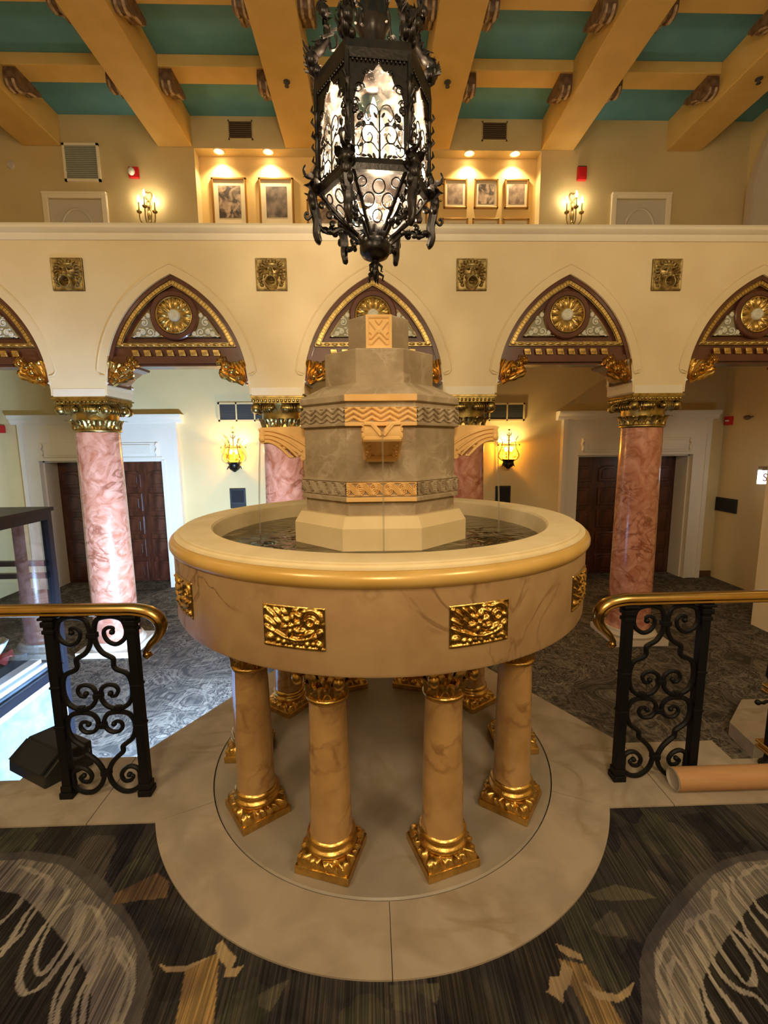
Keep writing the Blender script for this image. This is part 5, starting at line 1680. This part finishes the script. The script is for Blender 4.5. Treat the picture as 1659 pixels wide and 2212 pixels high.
# lit stair sign at the right edge
t = thing('stair_sign', 'small lit white sign with red letters hanging at the right edge', 'sign', (6.02, 4.5, .965))
MB().span((-.245, -.03, 0), (.245, .03, .205)).build('sign_panel', M['sign_white'], t, smooth=0)
bev(MB().span((-.235, -.045, .205), (.235, .045, .262)).build('sign_housing', M['sign_box'], t, smooth=0), .005)
cu_ = bpy.data.curves.new('sign_letters', 'FONT')
cu_.body = 'STAIR'
cu_.size = .165; cu_.extrude = .002; cu_.align_x = 'LEFT'
cu_.space_character = 0.95
tmp = bpy.data.objects.new('tmp', cu_)
COL.objects.link(tmp)
bpy.context.view_layer.update()
me = bpy.data.meshes.new_from_object(tmp.evaluated_get(bpy.context.evaluated_depsgraph_get()))
bpy.data.objects.remove(tmp)
lo = bpy.data.objects.new('sign_letters', me)
me.materials.clear(); me.materials.append(M['sign_red'])
COL.objects.link(lo); lo.parent = t
lo.location = (-.215, -.0325, .045); lo.rotation_euler = (PI / 2, 0, 0)
MB().tube([(0, 0, .26), (0, 0, 2.535)], .012, 8).ball((0, 0, .33), (.05, .05, .03)).span((-.07, -.05, 2.52), (.07, .05, 2.535)).build('hanging_rod', M['iron'], t)

# =================================================================== RAILINGS
YR = -.289
UP_ = [(0.0873, 0.788), (0.0922, 0.8059), (0.0705, 0.8092), (0.0525, 0.7926), (0.0541, 0.7656), (0.0708, 0.7416), (0.1016, 0.7314), (0.1373, 0.7539), (0.150, 0.7921), (0.138, 0.8401), (0.1058, 0.8575), (0.0695, 0.8595), (0.0262, 0.8458), (0.0105, 0.7996), (0.0118, 0.7401), (0.035, 0.6944), (0.0734, 0.6696), (0.0815, 0.6572), (0.0795, 0.6297), (0.093, 0.6118), (0.1341, 0.5923), (0.1500, 0.5512), (0.1500, 0.4953), (0.1323, 0.4497), (0.0905, 0.426), (0.0427, 0.4332), (0.0158, 0.4635), (0.0109, 0.4999), (0.0205, 0.5265), (0.0452, 0.5401), (0.0743, 0.5369), (0.0894, 0.516), (0.079, 0.4905), (0.0594, 0.4855), (0.054, 0.4994)]
DN_ = [(0.0567, 0.3453), (0.0668, 0.3582), (0.088, 0.3531), (0.0934, 0.3292), (0.0738, 0.3045), (0.0387, 0.3058), (0.0164, 0.3339), (0.0153, 0.3699), (0.0392, 0.4008), (0.0841, 0.4080), (0.1261, 0.3975), (0.1484, 0.3594), (0.1500, 0.3137), (0.1324, 0.267), (0.0977, 0.2358), (0.0871, 0.225), (0.0852, 0.197), (0.0617, 0.1729), (0.0305, 0.1355), (0.0120, 0.0819), (0.0259, 0.0228), (0.0647, -0.0168), (0.1087, -0.0195), (0.1461, 0.0088), (0.150, 0.057), (0.1468, 0.0969), (0.1178, 0.1147), (0.0851, 0.1018), (0.0679, 0.0687), (0.0795, 0.0376), (0.1071, 0.0385), (0.1207, 0.0603), (0.1037, 0.0699)]
UP = [(p[0], p[2]) for p in catmull([(x, 0, z) for x, z in UP_], 4)]
DN = [(p[0], p[2]) for p in catmull([(x, 0, z + .032 * (1 - z / .43)) for x, z in DN_], 4)]
def railing(s, label):
    """s=-1 left of the fountain, s=1 right"""
    t = thing('railing', label, 'railing', (s * 1.28, YR, 0.007))
    ox = s * 1.28
    posts = [1.105, 1.458, 1.862] if s < 0 else [1.115, 1.470]
    for px in posts:
        p = MB().span((-.020, -.020, .03), (.020, .020, .868))
        for z, w, h in ((.015, .030, .03), (.045, .025, .03), (.35, .0235, .012), (.54, .0235, .012), (.80, .025, .018), (.835, .027, .025), (.862, .033, .012)):
            p.box((0, 0, z), (2 * w, 2 * w, h))
        po_ = p.build('post', M['iron'], t, smooth=0, loc=(s * px - ox, 0, 0))
        bev(po_, .003)
    mid = s * (posts[0] + posts[1]) / 2 - ox
    for nm, pts in (('scroll_bar', UP), ('scroll_bar', DN)):
        for d in (-1, 1):
            m_ = MB().tube([(mid + d * x, 0, z) for x, z in pts], [.0115 - .004 * abs(2 * i_ / len(pts) - 1) ** 3 for i_ in range(len(pts))], 7)
            e = pts[0]; f_ = pts[-1]
            m_.ball((mid + d * e[0], 0, e[1]), .013, 8, 6).ball((mid + d * f_[0], 0, f_[1]), .013, 8, 6)
            m_.build(nm, M['iron'], t)
    for z, w in ((.775, .044), (.490, .040), (.345, .044), (.110, .044)):
        bev(MB().box((mid, 0, z), (w, .028, .024)).build('collar', M['iron'], t, smooth=0), .003)
    for d in (-.082, .082):
        bev(MB().box((mid + d, 0, .422), (.03, .024, .036)).build('collar', M['iron'], t, smooth=0), .003)
    # moulded brass handrail ending in a drooping scroll
    xe = 2.3
    line = [(xe, .908), (1.7, .906), (1.30, .903), (1.16, .902), (1.085, .900), (1.02, .884), (.982, .850), (.975, .806), (.995, .768), (1.025, .738), (1.046, .712), (1.060, .695)]
    P = [(s * x - ox, 0, z - .007) for x, z in catmull([(x, 0, z) for x, z in line], 6) for z in [z]] if False else None
    c3 = catmull([(x, z) for x, z in line], 6)
    n = len(c3)
    sec = [(-.030, -.004), (-.026, .012), (-.012, .022), (.012, .022), (.026, .012), (.030, -.004), (.022, -.014), (.024, -.022), (.014, -.030), (-.014, -.030), (-.024, -.022), (-.022, -.014)]
    V, F = [], []
    m = len(sec)
    for i, (x, z) in enumerate(c3):
        x0_, z0_ = c3[max(i - 1, 0)]; x1_, z1_ = c3[min(i + 1, n - 1)]
        tx, tz = x1_ - x0_, z1_ - z0_
        L = math.hypot(tx, tz); tx /= L; tz /= L
        nxx, nzz = tz, -tx     # normal pointing up/outward
        f = max(0, (i - (n - 30)) / 30)
        sc_ = 1 - .72 * f
        for (q, h) in sec:
            V.append((s * (x + nxx * h * sc_) - ox, q * sc_, z + nzz * h * sc_ - .007))
    for i in range(n - 1):
        for k in range(m):
            F.append((i * m + k, i * m + (k + 1) % m, (i + 1) * m + (k + 1) % m, (i + 1) * m + k))
    F += [tuple(range(m)), tuple((n - 1) * m + k for k in range(m))]
    hr = MB().add(V, F)
    hr.tube([(s * x - ox, 0, z) for x, z in ((1.055, .695), (1.060, .676), (1.047, .668), (1.036, .678), (1.044, .690))], [.010, .011, .012, .012, .011], 8)
    hr.ball((s * 1.048 - ox, 0, .680), (.013, .016, .013), 10, 7)
    hr.build('handrail', M['brass'], t, smooth=50)
    return t


railing(-1, 'black wrought iron railing with brass handrail left of the fountain')
railing(1, 'black wrought iron railing with brass handrail right of the fountain')

# newel of the stair rail at the right edge
t = thing('stair_newel', 'black stair newel with gold collars at the right edge behind the cardboard roll', 'newel', (1.905, -.235, 0.007))
nw = MB().lathe([(.040, 0), (.042, .012), (.024, .03), (.020, .06), (.022, .09)], 10).lathe([(.026, .11), (.025, .36)], 10).lathe([(.022, .42), (.018, .70)], 10)
nw.build('newel_post', M['iron'], t)
for z in (.10, .395):
    bev(MB().box((0, 0, z - .012), (.085, .085, .014)).box((0, 0, z), (.062, .062, .03)).box((0, 0, z + .014), (.085, .085, .014)).build('gold_collar', M['brass'], t, smooth=0), .004)
MB().tube([(-.02, 0, .335), (-.045, 0, .345), (-.06, 0, .335), (-.085, 0, .34)], .008, 6).ball((-.088, 0, .340), .014, 7, 5).build('hook', M['iron'], t)
MB().tube([(p[0], 0, p[1]) for p in spiral((.045, .56), .008, .060, 0, 9, 26)], .009, 6).tube([(-.02, 0, .42), (-.055, 0, .48), (-.05, 0, .54), (-.015, 0, .57)], .009, 6).build('scroll', M['iron'], t)
MB().tube([(p[0], 0, p[1]) for p in spiral((.030, .735), .006, .045, 2.2, 9.5, 26)] + [(.10, 0, .78), (.30, 0, .79)], .014, 8).build('rail_volute', M['brass'], t)

# pale stone block on the lower floor by the stair
sb = MB().prism([(2.92 + .48, 1.67), (3.02, 1.33), (2.98, 1.02), (4.2, 1.02), (4.2, 1.67)], ZL, ZL + .13, 'z').build('stone_block', M['floor_stone'], smooth=0)
tag(bev(sb, .006), 'low pale stone step block on the aisle carpet at the right edge', 'step')

# =================================================================== FLOOR CLUTTER
t = thing('cardboard_tube', 'long brown paper roll lying on the stone strip at right', 'tube', (1.335, -.368, 0.058))
MB().lathe([(.051, 0), (.051, 1.0)], 28, X=Matrix.Rotation(PI / 2, 4, 'Y')).build('paper_roll', M['kraft'], t)
MB().lathe([(.051, -.001), (.047, -.003), (.046, .010), (.012, .012), (0, .012)], 28, X=Matrix.Rotation(PI / 2, 4, 'Y')).build('end_rim', M['end_cap'], t)

bx = thing('floor_speaker', 'low black wedge speaker lying on the stone strip behind the left railing', 'speaker', (-1.675, -.12, 0.007))
ax, ay = Vector((.10, .13, 0)), Vector((-.25, .13, 0))
def wpt(p, q, z): return (-1.60 + 1.675 + p * .13 - q * .27, -.25 + .12 + p * .17 + q * .14, z)
w_ = MB()
# corners: p along the short side, q along the long side
V = [wpt(0, 0, 0), wpt(1, 0, 0), wpt(1, 1, 0), wpt(0, 1, 0), wpt(.02, .0, .055), wpt(1, 0, .135), wpt(1, 1, .135), wpt(.02, 1, .055), wpt(.45, 0, .135), wpt(.45, 1, .135)]
w_.add(V, [(0, 3, 2, 1), (0, 1, 5, 8, 4), (3, 7, 9, 6, 2), (1, 2, 6, 5), (8, 5, 6, 9), (0, 4, 7, 3), (4, 8, 9, 7)])
bev(w_.build('speaker_body', M['black'], bx, smooth=0), .005)
gr = MB().add([wpt(.03, .06, .066), wpt(.40, .06, .132), wpt(.40, .94, .132), wpt(.03, .94, .066), wpt(-.02, .06, .072), wpt(.36, .06, .139), wpt(.36, .94, .139), wpt(-.02, .94, .072)],
              [(0, 3, 2, 1), (4, 5, 6, 7), (0, 1, 5, 4), (1, 2, 6, 5), (2, 3, 7, 6), (3, 0, 4, 7)])
gr.build('speaker_grille', M['black_cloth'], bx, smooth=0)
MB().tube([wpt(.5, -.02, .10), wpt(.6, -.10, .09), wpt(.8, -.10, .09), wpt(.9, -.02, .10)], .010, 6).build('carry_handle', M['black'], bx)

# glass display case at the left
dc = thing('display_case', 'tall glass display case with slate metal frame at the left edge', 'case', (-3.05, .62, ZL))
x0, x1, y0, y1, H_ = -.52, .44, -1.0, .80, 2.03
zb = .74
fr = MB()
T_ = .055
for x in (x0, x1):
    for y in (y0, y1):
        fr.span((x - T_ / 2, y - T_ / 2, 0), (x + T_ / 2, y + T_ / 2, H_))
for z in (H_ - .03, zb):
    for y in (y0, y1): fr.span((x0, y - .03, z - .035), (x1, y + .03, z + .035))
    for x in (x0, x1): fr.span((x - .03, y0, z - .035), (x + .03, y1, z + .035))
bev(fr.build('case_frame', M['case_metal'], dc, smooth=0), .004)
MB().span((x0 - .04, y0 - .04, H_), (x1 + .04, y1 + .04, H_ + .03)).build('case_top', M['case_metal'], dc, smooth=0)
inn = MB()
for z in (1.62, 1.52):
    inn.span((x0, y0, z - .02), (x0 + .05, y1, z + .02)).span((x0, y1 - .06, z - .02), (x1, y1 - .02, z + .02))
inn.span((x0 + .02, y1 - .30, zb), (x0 + .07, y1 - .24, H_)).span((x1 - .24, y1 - .05, zb), (x1 - .18, y1 - .0, H_))
inn.build('inner_bars', M['case_metal'], dc, smooth=0)
MB().span((x1 - .006, y0 + .03, zb + .035), (x1 + .0, y1 - .03, H_ - .065)).build('front_glass', M['clear_glass'], dc, smooth=0)
MB().span((x0 + .03, y1 - .004, zb + .035), (x1 - .03, y1 + .002, H_ - .065)).build('end_glass', M['clear_glass'], dc, smooth=0)
pn = MB().span((x1 - .012, y0, .02), (x1 + .008, y1, zb - .035)).build('base_panel', M['case_panel'], dc, smooth=0)
MB().span((x1 + .006, y0, zb - .085), (x1 + .016, y1, zb - .036)).span((x1 + .006, y1 - .05, .02), (x1 + .016, y1, zb - .04)).build('panel_edge', M['case_edge'], pn, smooth=0)
MB().span((x0, y1 - .012, .02), (x1, y1 + .008, zb - .035)).build('end_panel', M['case_panel'], dc, smooth=0)
MB().span((x0, y0, zb + .02), (x1 - .01, y1 - .01, zb + .045)).build('case_floor', M['case_panel'], dc, smooth=0)
bk = MB().span((x1 - .16, y0 + .1, zb + .045), (x1 - .04, y1 - .12, zb + .085)).span((x1 - .14, y0 + .1, zb + .10), (x1 - .06, y1 - .15, zb + .13)).build('light_strip', M['case_edge'], dc, smooth=0)
# things shown in the case
cl_ = MB()
def cloth(u, v):
    a = u * 2 * PI; r = .105 * v
    return (r * math.cos(a) * 1.3, r * math.sin(a) * 1.5, .012 + .022 * v * (1 + math.sin(7 * a)) + .01 * math.sin(13 * a) * v)
ct = cl_.grid(cloth, 61, 8).build('coral_cloth', M['red_cloth'], loc=(-2.97, 1.16, ZL + zb + .142))
tag(ct, 'ruffled coral cloth spread under the white bowl inside the glass case', 'cloth')
bw = MB().lathe([(.0, .0), (.05, .0), (.055, .02), (.10, .09), (.125, .14), (.115, .145), (.09, .10), (.0, .04)], 9).build('faceted_bowl', M['porcelain'], loc=(-2.97, 1.16, ZL + zb + .172), smooth=0)
tag(bw, 'white faceted bowl on a coral cloth inside the glass case', 'bowl')
rd = MB()
random.seed(4)
for i in range(16):
    a, r = random.uniform(0, 2 * PI), random.uniform(0, .11)
    rd.ball((r * math.cos(a), 1.5 * r * math.sin(a), random.uniform(.03, .12)), (.045, .045, .03), 8, 6)
rd = rd.build('coral_flowers', M['red_cloth'], loc=(-2.98, .78, ZL + zb + .145)); rd['kind'] = 'stuff'
tag(rd, 'heap of coral flowers behind the white bowl inside the glass case', 'flowers')
rs = MB().span((-.36, -.9, 0), (-.1, .7, .095)).build('case_riser', M['case_panel'], dc, smooth=0, loc=(.30, .05, zb + .045))
bt = MB().span((-.14, -.20, 0), (.14, .20, .045)).span((-.12, -.18, .045), (.12, .18, .058)).build('black_box', M['black'], loc=(-3.12, 1.05, ZL + H_ + .03), smooth=0)
tag(bev(bt, .006), 'flat black box lying on top of the glass case at the left edge', 'box')

# sprinkler heads under the main beams
for x, y, nm in ((-1.083, 4.664, 'left of the lantern'), (1.057, 4.636, 'right of the lantern'), (5.205, 4.51, 'at far right')):
    o = MB().lathe([(.045, 0), (.045, -.012), (.02, -.02), (.016, -.05), (.03, -.055), (.03, -.062), (0, -.064)], 14).build('sprinkler_head', M['dark_grey'], loc=(x, y, 6.384))
    tag(o, 'tiny dark sprinkler head under the ochre beam ' + nm, 'sprinkler', 'sprinklers under the beams')

# every carpet, slab and wall is in place
bpy.context.view_layer.update()
